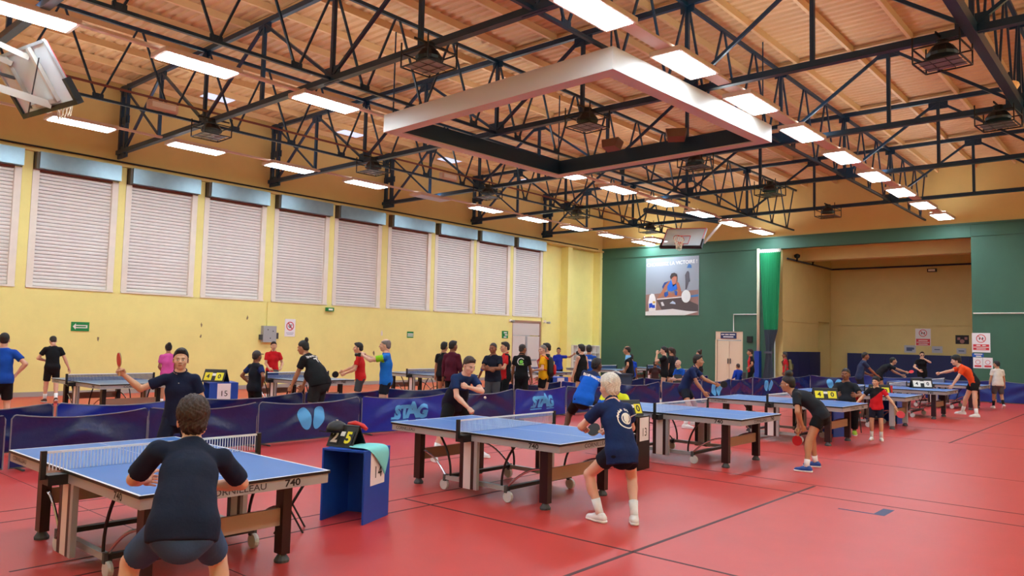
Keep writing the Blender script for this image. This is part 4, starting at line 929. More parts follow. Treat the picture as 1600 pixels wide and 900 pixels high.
def hair_geo(style):
    if ('hair', style) in _c: return _c['hair', style]
    f = Field((-.13, -.2, -.30), (.13, .15, .24), .0075)
    inf = {'buzz': .004, 'short': .013, 'thick': .024, 'bald_ring': .006, 'bun': .014, 'topknot': .006, 'pony': .014, 'afro_bun': .014, 'cap': .012, 'bob': .02}[style]
    a, b = .0105, .72; nrm_ = np.array([0, b, -1.0])/math.hypot(b, 1)
    cut = [((0, 0, a), nrm_)]
    if style == 'short': cut = [((0, 0, .016), np.array([0, .78, -1.0])/math.hypot(.78, 1))]
    if style == 'thick': cut = [((0, 0, .004), np.array([0, .8, -1.0])/math.hypot(.8, 1))]
    sd = inf*.5 if style in ('short', 'thick') else inf
    f.ell((0, -.014, .032), (.074+sd, .094+inf*.9, .088+inf*1.2), .008, cut=cut)
    if style in ('short', 'thick'):
        for q in (-1, 1): f.ell((q*(.073+sd*.6), .012, -.005), (.004, .010, .026), .006)
    f.ell((0, -.055, -.02), (.062+inf*.5, .05+inf, .055), .01, cut=[((0, -.02, 0), (0, 1, 0)), ((0, 0, -.07), (0, 0, -1))])
    if style in ('short', 'thick', 'bob'): f.ell((0, .054, .1), (.052, .034, .024), .02)
    if style == 'thick': f.ell((0, -.03, .062), (.084, .1, .085), .03, cut=[((0, 0, .02), (0, 0, -1))]); f.ell((0, -.068, -.04), (.062, .042, .045), .02)
    if style == 'bald_ring': f.ell((0, .02, .12), (.068, .105, .055), .01, sub=True)
    if style in ('bun',): f.ell((0, -.085, .11), (.05, .05, .05), .015)
    if style == 'afro_bun': f.ell((0, -.035, .155), (.062, .062, .062), .02)
    if style == 'topknot': f.ell((0, -.09, .12), (.026, .035, .045), .01)
    if style == 'pony': f.cap((0, -.11, .06), (0, -.16, -.16), .035, .02, .02)
    if style == 'bob': f.cap((0, -.07, -.02), (0, -.08, -.16), .075, .06, .02, cut=[((0, -.02, 0), (0, 1, 0))])
    if style == 'cap': f.ell((0, .11, .05), (.07, .07, .010), .005)
    V, F = f.net(); V = relax(V, F, 1, .4)
    az = np.arctan2(V[:, 0], V[:, 1]); am = {'thick': .004, 'short': .0025, 'bob': .003}.get(style, .0); V = V+nz_rows(V)*(am*np.sin(17*az+9*np.sin(V[:, 2]*40))+am*.6*np.sin(31*az+V[:, 2]*60))[:, None]
    _c['hair', style] = (V*1.05, F); return _c['hair', style]
def face_geo(kind):
    if ('face', kind) in _c: return _c['face', kind]
    f = Field((-.07, .03, -.085), (.07, .13, .05), .0035)
    if kind == 'dark':      # brows and lash lines
        for s in (-1, 1): f.cap((s*.016, .094, .019), (s*.046, .082, .021), .0042, .003, .002); f.cap((s*.018, .0935, .0035), (s*.044, .0885, .0025), .0022, .002, .001); f.ell((s*.031, .0925, -.003), (.0062, .0062, .0062), .001)
    if kind == 'white':
        for s in (-1, 1): f.ell((s*.031, .0885, -.003), (.0135, .0075, .0058), .001)
    if kind == 'mouth': f.ell((0, .0945, -.0605), (.022, .006, .0065), .002)
    if kind == 'specs':
        for s in (-1, 1): f.ell((s*.033, .103, -.002), (.026, .004, .018), .002); f.cap((s*.055, .095, .002), (s*.078, .0, .002), .003, .003, .002)
        f.cap((-.01, .106, .002), (.01, .106, .002), .003, .003, .002)
    V, F = f.net(); _c['face', kind] = (V*1.05, F); return _c['face', kind]
def hand_geo(pose):
    "right hand: wrist at origin, fingers +y, palm faces -z, thumb on -x"
    if ('hand', pose) in _c: return _c['hand', pose]
    f = Field((-.12, -.04, -.12), (.09, .22, .06), .0052)
    f.cap((-.022, .03, 0), (-.026, .085, 0), .019, .016, .012, None); f.cap((.0, .02, 0), (.0, .088, .002), .020, .016, .012); f.cap((.022, .03, 0), (.026, .08, -.002), .018, .014, .012); f.cap((0, -.035, 0), (0, .02, 0), .026, .024, .02)
    curl = {'relaxed': (.35, .45, .35), 'fist': (1.35, 1.5, .9), 'grip': (1.0, 1.2, .7), 'flat': (.05, .08, .05), 'point': (1.35, 1.5, .9)}[pose]
    for i, (x, L, r) in enumerate(((-.030, .072, .0092), (-.010, .080, .0096), (.011, .074, .0092), (.030, .058, .0082))):
        c = curl if not (pose == 'point' and i == 0) else (.05, .05, .05)
        p = np.array([x, .088 if i < 3 else .08, .0]); a = 0
        for j, fr in enumerate((.45, .31, .24)):
            a += c[j]*(1+.08*i); q = p+np.array([x*.12*(pose != 'fist'), math.cos(a), -math.sin(a)])*L*fr; f.cap(p, q, r*(1-.06*j), r*(.94-.06*j), .004); p = q
    if pose in ('fist', 'grip', 'point'): T = [(-.03, .02, -.008), (-.048, .055, -.03), (-.025, .075, -.048), (-.002, .082, -.05)]
    else: T = [(-.03, .015, -.006), (-.055, .045, -.02), (-.066, .078, -.03), (-.066, .102, -.036)]
    for j in range(3): f.cap(T[j], T[j+1], (.014, .0115, .010)[j], (.0115, .010, .0085)[j], .006)
    V, F = f.net(); _c['hand', pose] = (relax(V, F, 1, .35), F); return _c['hand', pose]
def shoe_geo(kind):
    "ankle joint at origin, ground at z=-.085, toe +y"
    if ('shoe', kind) in _c: return _c['shoe', kind]
    f = Field((-.08, -.11, -.1), (.08, .22, .06), .0075); g = -.085
    if kind == 'shoe':
        f.cap((0, -.045, -.042), (0, .05, -.045), .043, .045, .02); f.cap((0, .04, -.048), (0, .155, -.058), .046, .034, .03, cut=None); f.cap((0, -.02, -.03), (0, -.012, .012), .042, .042, .02, cut=[((0, 0, .012), (0, 0, 1))])
        f.add(lambda P: (g+.018)-P[..., 2], (-.1, -.2, -.1), (.1, .25, -.05), .002, sub=False) if False else None
        f.d = np.maximum(f.d, ((g+.016)-f.pts((slice(None),)*3)[..., 2]).astype(np.float32))
    else:
        f.cap((0, -.048, -.07), (0, .05, -.07), .046, .048, .01); f.cap((0, .04, -.07), (0, .158, -.07), .049, .037, .02)
        Z = f.pts((slice(None),)*3)[..., 2]; f.d = np.maximum(f.d, np.maximum(g-Z, Z-(g+.028)).astype(np.float32))
    V, F = f.net(); _c['shoe', kind] = (relax(V, F, 1, .4), F); return _c['shoe', kind]
def nz(v): v = np.asarray(v, float); return v/max(np.linalg.norm(v), 1e-9)
def rotx(a): c, s = math.cos(a), math.sin(a); return np.array([[1, 0, 0], [0, c, -s], [0, s, c]])
def roty(a): c, s = math.cos(a), math.sin(a); return np.array([[c, 0, s], [0, 1, 0], [-s, 0, c]])
def rotz(a): c, s = math.cos(a), math.sin(a); return np.array([[c, -s, 0], [s, c, 0], [0, 0, 1]])
def ik(A, T, l1, l2, pole):
    A, T = np.array(A, float), np.array(T, float); d = T-A; L = np.linalg.norm(d); Lm = (l1+l2)*.999
    if L > Lm: T = A+d/L*Lm; d = T-A; L = Lm
    L = max(L, abs(l1-l2)+.02); u = nz(d); a = (l1*l1-l2*l2+L*L)/(2*L); h = math.sqrt(max(l1*l1-a*a, 0))
    p = np.array(pole, float); p = nz(p-u*(p @ u)); return A+u*a+p*h, T
SKIN = {'light': (220, 172, 146), 'fair': (226, 180, 158), 'asian': (216, 168, 136), 'tan': (186, 134, 102), 'brown': (142, 92, 66), 'dark': (98, 62, 46)}
def cloth_mat(rgb): return mat('cloth %d %d %d' % rgb, rgb, .85, var=.10, vscale=7, bump=.5, bscale=9, spec=.25)
def skin_mat(k): return mat('skin '+k, SKIN[k], .5, var=.05, vscale=9, spec=.35)
HAIRC = {'black': (22, 18, 18), 'brown': (58, 40, 32), 'white': (226, 220, 208), 'grey': (128, 122, 118), 'dkgrey': (52, 48, 48), 'navy': (30, 34, 44)}
PEOPLE = []
def person(label, loc, head, H=1.72, lean=0, side=0, twist=0, crouch=0, feet=None, hands=None, poles=None, hpose=('relaxed', 'relaxed'), hyaw=0, hpitch=0, htilt=0, shirt=(20, 24, 40), sleeve=.62, sleevec=None, shorts=(24, 24, 28), leglen=.42, shoes=(230, 230, 230), sole=(236, 236, 236), sock=(236, 236, 236), sockh=.14, skin='light', hair=('short', 'black'), fat=1.0, h=.016, hem=-.10, face=True, px=0, py=0, seat=None, bust=0, collar=None, specs=False, shin=None, cat='person', curl=.35, split=None, kneepole=None, wide=1.0, palm=(None, None)):
    """local frame: x to the person's right, y forward, z up; all lengths for a 1.75 m body, scaled to H"""
    s = H/1.75; t = thing('person', label, cat, (loc[0], loc[1], 0), math.radians(head)); t.scale = (s, s, s)
    L = math.radians(lean); S = math.radians(side)
    if seat is not None: pz = seat/s+.09
    else: pz = .945-crouch
    C0 = np.array([px, py, pz])
    Mp = roty(S*.5) @ rotx(-L*.55); Mt = rotz(math.radians(twist)) @ roty(S) @ rotx(-L); Mu = rotz(math.radians(twist)) @ roty(S) @ rotx(-L*(1+curl*.5)-.04)
    Rp, Fp, Up = Mp.T; R, Fw, U = Mt.T; Ru, Fu, Uu = Mu.T
    waist = C0+Up*.11; chest = waist+U*.20; shC = chest+Uu*.165; nb = shC+Uu*.055; Mh = rotz(math.radians(hyaw)) @ roty(math.radians(htilt)) @ rotx(math.radians(hpitch))
    hc = nb+nz(Uu*.55+np.array([0, 0, .45]))*.095+Mh @ np.array([0, .025, .058]); hc = hc
    shw = .168*wide; sh = {-1: shC-Ru*shw-Uu*.030, 1: shC+Ru*shw-Uu*.030}; hip = {-1: C0-Rp*.082-Up*.02, 1: C0+Rp*.082-Up*.02}
    ft = feet or ((-.11, 0, 0), (.11, 0, 0)); ank = {}; knee = {}; fyaw = {}
    for i, q in zip((-1, 1), ft):
        zz = q[3] if len(q) > 3 else 0; ank[i] = np.array([q[0], q[1], .085+zz]); fyaw[i] = math.radians(q[2])
        fd = np.array([-math.sin(fyaw[i]), math.cos(fyaw[i]), 0]); kp = fd+np.array([i*.12, 0, .1]) if kneepole is None else np.array(kneepole)
        knee[i], ank[i] = ik(hip[i], ank[i], .43, .42, kp)
    hd = hands or ((-.27, .06, .80), (.27, .06, .80)); elb = {}; wr = {}
    for n_, i in enumerate((-1, 1)):
        pl = (poles[n_] if poles and poles[n_] is not None else np.array([i*.5, -.9, -.25]))
        elb[i], wr[i] = ik(sh[i], hd[n_], .285, .255, pl)
    ptsall = np.array([*ank.values(), *knee.values(), *elb.values(), *wr.values(), hc, C0]); lo, hi = ptsall.min(0)-.22, ptsall.max(0)+.22; lo[2] = max(lo[2], 0)
    sk = skin_mat(skin)
    # ---- body
    f = Field(lo, hi, h); g = fat
    f.cap(C0-Up*.02, waist, .128*g, .118*g, .04, M=Mp.T, kf=.78); f.cap(waist, chest, .118*g, .140, .04, M=Mt.T, kf=.74); f.cap(chest, shC-Uu*.05, .140, .115, .04, M=Mu.T, kf=.72)
    f.cap(sh[-1], sh[1], .044, None, .03); f.cap(shC-Ru*.05, nb, .06, .055, .04); f.cap(shC+Ru*.05, nb, .06, .055, .04); f.cap(nb, hc-Mh @ np.array([0, .02, .06]), .054, .052, .02)
    if g > 1.1: f.ell(waist+Fp*.05*(g-1)*4, (.13*g, .13*g, .14), .05)
    for i in (-1, 1):
        f.cap(hip[i]-Fp*.03, hip[i]-Fp*.03, .085*g, None, .04); f.cap(hip[i], knee[i], .083*g, .056*(.5+.5*g), .03); f.cap(knee[i], ank[i], .054, .036, .02)
        ca = knee[i]+(ank[i]-knee[i])*.28; bk = np.cross(np.cross(ank[i]-knee[i], knee[i]-hip[i]), ank[i]-knee[i]); bk = nz(bk)*0 if np.linalg.norm(bk) < 1e-6 else -nz(bk)
        f.ell(ca+bk*-.012, (.050, .052, .11), .03, R=None)
        f.cap(sh[i], elb[i], .046, .038, .02); f.cap(elb[i], elb[i]+(wr[i]-elb[i])*.35, .041, .040, .015); f.cap(elb[i]+(wr[i]-elb[i])*.3, wr[i], .040, .026, .015)
    parts = [f.net()]; parts[0] = (relax(parts[0][0], parts[0][1], 1, .35), parts[0][1])
    V, F = head_geo(); parts.append((V @ Mh.T+hc, F))
    hmats = {}
    for n_, i in enumerate((-1, 1)):
        V, F = hand_geo(hpose[n_]); Y = nz(wr[i]-elb[i])
        pn = palm[n_] if palm[n_] is not None else np.array([-i, 0, -.25])       # palm direction
        Zv = -np.array(pn, float); Zv = nz(Zv-Y*(Zv @ Y)); X = np.cross(Y, Zv); A = np.stack([X, Y, Zv], 1)
        if i < 0: V = V*np.array([-1, 1, 1]); F = F[:, ::-1]
        parts.append((V @ A.T+wr[i], F)); hmats[i] = (A, wr[i])
    body = link('body', npmesh('body', parts, sk), t)
    # ---- shirt
    f = Field(lo, hi, h); k = .035; hemp = C0+Up*hem; cut = [(hemp, -Up)]
    if shirt is not None:
        f.cap(hemp-Up*.05, waist, (.182+.006*bust)*g, .152*g, k, cut, Mp.T, .74); f.cap(waist, chest, .150*g, .158, k, cut, Mt.T, .76); f.cap(chest, shC-Uu*.07, .158, .120, k, None, Mu.T, .76)
        f.cap(sh[-1]+Ru*.01, sh[1]-Ru*.01, .057, None, .04); f.cap(shC-Ru*.07-Uu*.02, shC+Uu*.03, .066, .066, .04); f.cap(shC+Ru*.07-Uu*.02, shC+Uu*.03, .066, .066, .04)
        f.cap(hip[-1]-Fp*.018+Rp*.01, hip[1]-Fp*.018-Rp*.01, .114*g, None, .04, cut)
        if g > 1.1: f.ell(waist+Fp*.05*(g-1)*4, (.15*g, .15*g, .16), .05, cut=cut)
        if bust:
            for i in (-1, 1): f.ell(chest+Fw*.085+R*i*.065+U*.02, (.06, .055, .06), .03)
        for i in (-1, 1):
            if sleeve > 0:
                ax_ = nz(elb[i]-sh[i]); e_ = sh[i]+ax_*.285*min(sleeve, 1); f.cap(sh[i]+ax_*.0, e_, .063, .066, .025, [(e_, ax_)])
                if sleeve > 1:
                    ax2 = nz(wr[i]-elb[i]); e2 = elb[i]+ax2*.255*(sleeve-1); f.cap(elb[i], e2, .056, .043, .03, [(e2, ax2)])
            else: f.cap(sh[i], sh[i], .07, None, .0, sub=True)
        f.ell(nb+Uu*.045, (.066, .066, .045), .01, sub=True)
        V, F = f.net()
        V0 = V; w_ = .0035*np.sin(V[:, 2]*26+6*V[:, 0]+7*V[:, 1]+head)+.003*np.sin(V[:, 0]*34-V[:, 2]*15); V = relax(V, F, 1, .4); V = V+(nz(Fu)*w_[:, None])
        so = link('shirt', npmesh('shirt', [(V, F)], cloth_mat(shirt)), t)
        if split:      # second colour block: faces on one side of a plane through the chest
            me = so.data; me.materials.append(cloth_mat(split[0])); cen = V[F].mean(1)-(chest if len(split) < 3 else chest+np.array(split[2])); nn_ = np.array(split[1], float)
            me.polygons.foreach_set('material_index', (cen @ nn_ > 0).astype(np.int32))
        if sleevec: 
            me = so.data; me.materials.append(cloth_mat(sleevec)); cen = V[F].mean(1); dd = np.zeros(len(F), bool)
            for i in (-1, 1):
                ax_ = nz(elb[i]-sh[i]); dd |= ((cen-sh[i]) @ ax_ > .03) & (np.linalg.norm(np.cross(cen-sh[i], ax_), axis=1) < .095)
            me.polygons.foreach_set('material_index', dd.astype(np.int32))
        if collar:
            m_ = MB(); ring = [nb+Ru*.066*math.cos(a)+Fu*.064*math.sin(a)+Uu*(.018-.022*math.sin(a)) for a in np.linspace(0, 2*math.pi, 15)[:-1]]; m_.tube([tuple(q) for q in ring], .014, 6, True).obj('collar', cloth_mat(collar), so, smooth=True)
    else: so = None
    # ---- shorts / trousers
    f = Field(lo, hi, h); cut = [(C0+Up*.09, Up)]; ks = .02
    f.cap(C0-Up*.06, C0+Up*.12, .148*g, .136*g, .03, cut, Mp.T, .78)
    for i in (-1, 1):
        f.cap(hip[i]-Fp*.03-Up*.03, hip[i]-Fp*.03-Up*.03, .094*g, None, .03); ax_ = nz(knee[i]-hip[i])
        if leglen <= 1: e_ = hip[i]+ax_*.43*leglen*1.0; f.cap(hip[i]-ax_*.02, e_, .097*g, (.096 if leglen < .6 else .084)*(.4+.6*g), ks, [(e_, ax_)])
        else:
            f.cap(hip[i], knee[i], .098*g, .076*(.5+.5*g), ks); ax2 = nz(ank[i]-knee[i]); e2 = knee[i]+ax2*.42*(leglen-1); f.cap(knee[i], e2, .078*(.5+.5*g), .066, ks, [(e2, ax2)])
    V, F = f.net(); V = relax(V, F, 1, .4); link('shorts' if leglen <= 1 else 'trousers', npmesh('shorts', [(V, F)], cloth_mat(shorts)), t)
    # ---- shoes, socks
    for i in (-1, 1):
        q = ft[0 if i < 0 else 1]; pit = math.radians(q[4]) if len(q) > 4 else 0
        A = rotz(fyaw[i]) @ rotx(pit)
        V, F = shoe_geo('shoe'); o = link('shoe', npmesh('shoe', [(V @ A.T+ank[i], F)], mat('shoe %d %d %d' % shoes, shoes, .5)), t)
        V, F = shoe_geo('sole'); link('sole', npmesh('sole', [(V @ A.T+ank[i], F)], mat('sole %d %d %d' % sole, sole, .5)), o)
        if sock and leglen < 1.9:
            u_ = nz(knee[i]-ank[i]); MB().tube([tuple(ank[i]-u_*.01), tuple(ank[i]+u_*.05), tuple(ank[i]+u_*sockh)], [.043, .043, .046+.1*max(0, sockh-.12)], 12).obj('sock', cloth_mat(sock), t, smooth=True)
    # ---- hair and face
    if hair:
        V, F = hair_geo(hair[0]); ho = link('cap' if hair[0] == 'cap' else 'hair', npmesh('hair', [(V @ Mh.T+hc, F)], mat('hair '+hair[1], HAIRC[hair[1]], .55, var=.25, vscale=40, bump=.4, bscale=90, stretch=(1, 1, .25))), t)
    if face:
        V, F = face_geo('dark'); link('brows_and_eyes', npmesh('brows', [(V @ Mh.T+hc, F)], mat('dark brows', (44, 32, 30), .5)), t)
        if h <= .017: V, F = face_geo('white'); link('eye_whites', npmesh('eyes', [(V @ Mh.T+hc, F)], M_white), t)
        c = SKIN[skin]; V, F = face_geo('mouth'); link('lips', npmesh('lips', [(V @ Mh.T+hc, F)], mat('lips '+skin, (int(c[0]*.82), int(c[1]*.62), int(c[2]*.62)), .45)), t)
    if specs: V, F = face_geo('specs'); link('glasses', npmesh('glasses', [(V @ Mh.T+hc, F)], M_black), t)
    inf = dict(t=t, s=s, so=so, chest=chest, U=U, R=R, F=Fw, hm=hmats, wr=wr, elb=elb, hc=hc, Mh=Mh, sh=sh, nb=nb, waist=waist, knee=knee, C0=C0, ank=ank)
    PEOPLE.append(inf); return inf
def to_world(pi, v):
    t = pi['t']; M = Matrix.LocRotScale(t.location, t.rotation_euler.to_quaternion(), t.scale); return M @ Vector(v)
def paddle(label, pi, hand, direc, normal, front=None, back=None):
    "a bat held in the given hand (-1 left, 1 right); direc = from the grip to the blade, in the holder's frame"
    A, w_ = pi['hm'][hand]; grip = w_+A[:, 1]*.075-A[:, 2]*.028
    y = nz(direc); z = np.array(normal, float); z = nz(z-y*(z @ y)); x = np.cross(y, z); rz = pi['t'].rotation_euler.z; Rw = rotz(rz) @ np.stack([x, y, z], 1)
    t = thing('table_tennis_paddle', label, 'paddle'); M = Matrix(Rw.tolist()).to_4x4(); M.translation = to_world(pi, grip); t.matrix_world = M
    t.location = M.translation; t.rotation_euler = M.to_3x3().to_euler()
    MB().box(-.013, .013, -.05, .06, -.010, .010).obj('handle', M_wood, t)
    bl = [(.077*math.cos(a)*(1 if math.sin(a) > -.7 else .93), .128+.08*math.sin(a)) for a in np.linspace(0, 2*math.pi, 28, endpoint=False)]
    MB().prism(bl, (0, 0, -.003), (1, 0, 0), (0, 1, 0), (0, 0, .006)).obj('blade', M_wood, t)
    MB().prism([(q[0]*.985, q[1]*.99+.003) for q in bl], (0, 0, .003), (1, 0, 0), (0, 1, 0), (0, 0, .004)).obj('rubber', front or M_rubred, t)
    MB().prism([(q[0]*.985, q[1]*.99+.003) for q in bl], (0, 0, -.007), (1, 0, 0), (0, 1, 0), (0, 0, .004)).obj('rubber', back or M_rubblk, t)
    return t
def shirt_print(pi, V, F, size, where, m, name='print', back=True, flatten=.06):
    "projects flat artwork onto the shirt; where=(right, up) metres from the chest point"
    so = pi['so']; me = so.data; bv = BVHTree.FromPolygons([tuple(v.co) for v in me.vertices], [tuple(p.vertices) for p in me.polygons])
    sg = -1 if back else 1; ex = pi['R']*(1 if back else -1); ey = pi['U']; o = pi['chest']+pi['R']*where[0]+pi['U']*where[1]; d = -sg*pi['F']
    V2, F2 = subdivide([(v[0]*size, v[1]*size, 0) for v in V], F, .035); P = []
    for v in V2:
        q = o+ex*v[0]+ey*v[1]-d*.5; r = bv.ray_cast(Vector(q), Vector(d))
        P.append((r[0]-Vector(d)*.006) if r[0] is not None else Vector(o+ex*v[0]+ey*v[1]-d*.15))
    mb = MB(); mb.add(P, F2); return mb.obj(name, m, so)
def join_art(items):
    V, F = [], []
    for v, f in items: n = len(V); V += [tuple(q) for q in v]; F += [tuple(i+n for i in g) for g in f]
    return V, F
def art_text(s_, size, x=0, y=0, bold=0): v, f = text_geo(s_, size, bold); return [(q[0]+x, q[1]+y, 0) for q in v], f
def art_polys(polys):
    V, F = [], []
    for p in polys: n = len(V); V += [(q[0], q[1], 0) for q in p]; F.append(tuple(range(n, n+len(p))))
    return V, F

# ------------------------------------------------------------------ the people
NAVY, BLK = (22, 30, 58), (20, 21, 25)
p = person('man in bright blue T-shirt with hand on hip at the left edge', (-16.19, 4.45), 75, 1.77, hands=((-.2, .1, .98), (.21, -.02, .99)), poles=(None, (1, -.5, -.1)), shirt=(24, 78, 176), shorts=BLK, leglen=.9, hair=('buzz', 'black'), skin='light', h=.018, fat=1.05)
p = person('balding man in black T-shirt and shorts walking by the yellow wall', (-21.5, 7.0), 82, 1.70, lean=6, hands=((-.10, .22, 1.08), (.42, .02, .82)), poles=((-1, -.3, -.2), None), feet=((-.1, .16, 10), (.1, -.14, -5, .03, -25)), hpitch=-22, shirt=BLK, leglen=.86, shoes=(70, 26, 30), hair=('bald_ring', 'black'), skin='light', h=.02)
p = person('woman in pink shirt with a bun by the yellow wall', (-18.93, 8.75), 75, 1.56, shirt=(222, 92, 172), hair=('bun', 'black'), skin='tan', h=.02, bust=1, hands=((-.12, .25, 1.0), (.12, .25, 1.0)))
p = person('man in navy polo shirt raising a paddle behind the first table', (-8.83, 4.24), 238, 1.70, crouch=.04, lean=4, hands=((-.30, .06, .84), (.60, .12, 1.40)), poles=(None, (.1, -.3, -1)), hpose=('relaxed', 'fist'), palm=(None, (0, 1, 0)), shirt=NAVY, collar=NAVY, shorts=(20, 26, 48), leglen=.8, hair=('short', 'black'), skin='asian', h=.012, feet=((-.2, .05, 8), (.2, 0, -8)), hyaw=4)
paddle('paddle held upright by the man in the navy polo shirt', p, 1, (.05, .05, 1), (1, .45, 0))
MB().lathe([(.006, 0), (.006, .006)], n=8).obj('button', M_white, p['t'], tuple(p['chest']+p['F']*.13+p['U']*.1))
p = person('brown-haired man in slate navy T-shirt, back to us in the foreground', (-4.44, 2.18), 72, 1.76, side=11, lean=38, crouch=.19, py=-.1, wide=1.14, fat=1.1, sleeve=.80, hands=((-.14, .58, .90), (.17, .42, .86)), poles=((-1, -.25, -.75), (1, -.15, -.2)), hpose=('relaxed', 'grip'), palm=(None, (-.3, 0, -1)), shirt=(26, 36, 58), shorts=(58, 84, 120), leglen=.8, hair=('thick', 'brown'), skin='light', h=.0115, hpitch=2, feet=((-.28, .1, 10), (.28, .0, -10)), face=False)
paddle('paddle held low by the brown-haired man in the foreground', p, 1, (-.8, .6, .15), (0, .3, 1), M_rubred, mat('pale rubber', (190, 214, 220), .5))
p = person('short man in dark cap with hands on hips behind the rear barrier', (-13.75, 8.1), 12, 1.52, hands=((-.2, .04, 1.0), (.2, .04, 1.0)), poles=((-1, -.6, -.1), (1, -.6, -.1)), shirt=(24, 28, 40), sleevec=(26, 42, 96), shorts=(16, 16, 18), leglen=1.1, hair=('cap', 'dkgrey'), skin='brown', h=.018)
p = person('man in red polo shirt holding a paddle by the yellow wall', (-18.9, 11.65), 245, 1.65, lean=6, hands=((-.22, .22, 1.0), (.12, .3, .98)), hpose=('relaxed', 'fist'), shirt=(206, 28, 34), collar=(206, 28, 34), hair=('short', 'black'), skin='asian', h=.02)
paddle('paddle held by the man in the red polo shirt', p, 1, (-.9, .3, -.2), (0, .4, 1), M_rubblk, M_rubred)
p = person('big man in black T-shirt with topknot bending over the rear barrier', (-12.40, 8.55), 112, 1.86, lean=33, hands=((-.16, .42, .70), (.2, .42, .70)), hpose=('relaxed', 'relaxed'), shirt=(26, 28, 32), shorts=(44, 44, 46), leglen=.85, hair=('topknot', 'black'), skin='tan', fat=1.3, h=.016, hpitch=-12, py=-.1)
shirt_print(p, *join_art([art_text('TENNIS CLUB', .055, 0, .09, .002), art_text('TT', .13, .02, -.02, .006), art_text('TEAM', .04, .12, -.2, .002)]), 1, (0, .04), M_white)
p = person('man in red T-shirt with black paddle beside the rear barrier', (-14.48, 11.25), 138, 1.70, lean=4, hands=((-.14, .34, 1.02), (.12, .42, 1.06)), hpose=('relaxed', 'fist'), shirt=(206, 36, 36), shorts=(70, 74, 80), leglen=.8, hair=('short', 'black'), skin='asian', h=.018)
paddle('black paddle of the man in the red T-shirt', p, 1, (-.3, .8, -.35), (1, 0, .2), M_rubblk, M_rubblk)
p = person('man in blue and lime T-shirt aiming a camera', (-12.31, 10.22), 131, 1.81, hands=((-.06, .46, 1.42), (.07, .44, 1.42)), hpose=('grip', 'grip'), shirt=(26, 112, 206), sleevec=(132, 206, 20), shorts=(26, 32, 44), leglen=.62, hair=('bald_ring', 'grey'), skin='light', h=.016)
t = thing('camera', 'small black camera held up by the man in blue and lime', 'camera', to_world(p, (.0, .53, 1.43)), math.radians(131)); MB().box(-.06, .06, -.03, .03, -.04, .04).obj('camera_body', M_black, t); MB().lathe([(.035, .03), (.035, .1), (.03, .105)], n=12, axis='y').obj('lens', M_black, t)
p = person('bearded man in maroon long-sleeved shirt', (-13.62, 13.4), 18, 1.79, shirt=(84, 24, 44), sleeve=1.92, shorts=BLK, leglen=1.95, hair=('short', 'black'), skin='brown', h=.02, hyaw=-25, hem=-.16)
p = person('person in black half hidden by the man in maroon', (-14.5, 13.95), 15, 1.75, shirt=BLK, hair=('short', 'black'), skin='tan', h=.02)
p = person('stocky man in navy T-shirt bending forward at the middle table', (-8.45, 8.5), 258, 1.79, lean=33, crouch=.10, py=-.12, hands=((.06, .30, 1.10), (.10, .40, .80)), poles=((-1, .1, -.25), (.6, -.5, -.1)), hpose=('fist', 'fist'), palm=((0, -1, 0), (0, -1, -.3)), shirt=(30, 54, 100), split=((22, 26, 44), (0, -.2, -1), (0, 0, -.06)), shorts=(18, 18, 22), leglen=.7, hair=('short', 'brown'), skin='fair', fat=1.14, h=.0125, feet=((-.40, .02, 15), (.42, .0, -20)), hpitch=-20, sockh=.18)
p = person('person in sky blue shirt bending over by the yellow wall', (-16.3, 17.75), 70, 1.62, lean=72, py=-.2, hands=((-.2, .55, .6), (.2, .55, .6)), shirt=(30, 112, 226), leglen=.7, hair=('short', 'black'), skin='brown', h=.02)
p = person('shaven-headed man in navy T-shirt with folded arms', (-12.36, 13.55), 205, 1.77, hands=((.03, .22, 1.17), (-.02, .25, 1.12)), poles=((-1, .1, -.6), (1, .1, -.6)), hpose=('fist', 'fist'), palm=((0, -1, 0), (0, -1, 0)), shirt=(22, 28, 46), shorts=(70, 74, 80), leglen=1.96, hair=('buzz', 'dkgrey'), skin='brown', fat=1.12, h=.018, hyaw=-12)
p = person('man in black and red shirt facing the man with folded arms', (-12.55, 14.22), 150, 1.79, hands=((.0, .24, 1.12), (.1, .22, 1.14)), poles=((-1, -.2, -.5), (1, -.2, -.5)), shirt=BLK, split=((206, 34, 38), (-.2, 1, 0), (0, .07, 0)), collar=(206, 34, 38), shorts=BLK, leglen=1.9, hair=('short', 'black'), skin='asian', h=.019)
p = person('man in black T-shirt with round green logo on the back', (-12.68, 14.98), 30, 1.75, shirt=(22, 23, 26), collar=(22, 23, 26), shorts=(28, 29, 33), leglen=.8, hair=('buzz', 'dkgrey'), skin='brown', h=.019, hyaw=-40)
shirt_print(p, *art_polys(ringpoly(.075, .095, 20)[2:18]), 1, (.0, .06), M_white); shirt_print(p, *art_polys([disc(.05, 10, .01, .0, 1, .9), [(-.06, -.05), (.07, -.06), (.08, -.09), (-.05, -.08)]]), 1, (.0, .05), mat('lime print', (120, 214, 60), .5), 'logo')
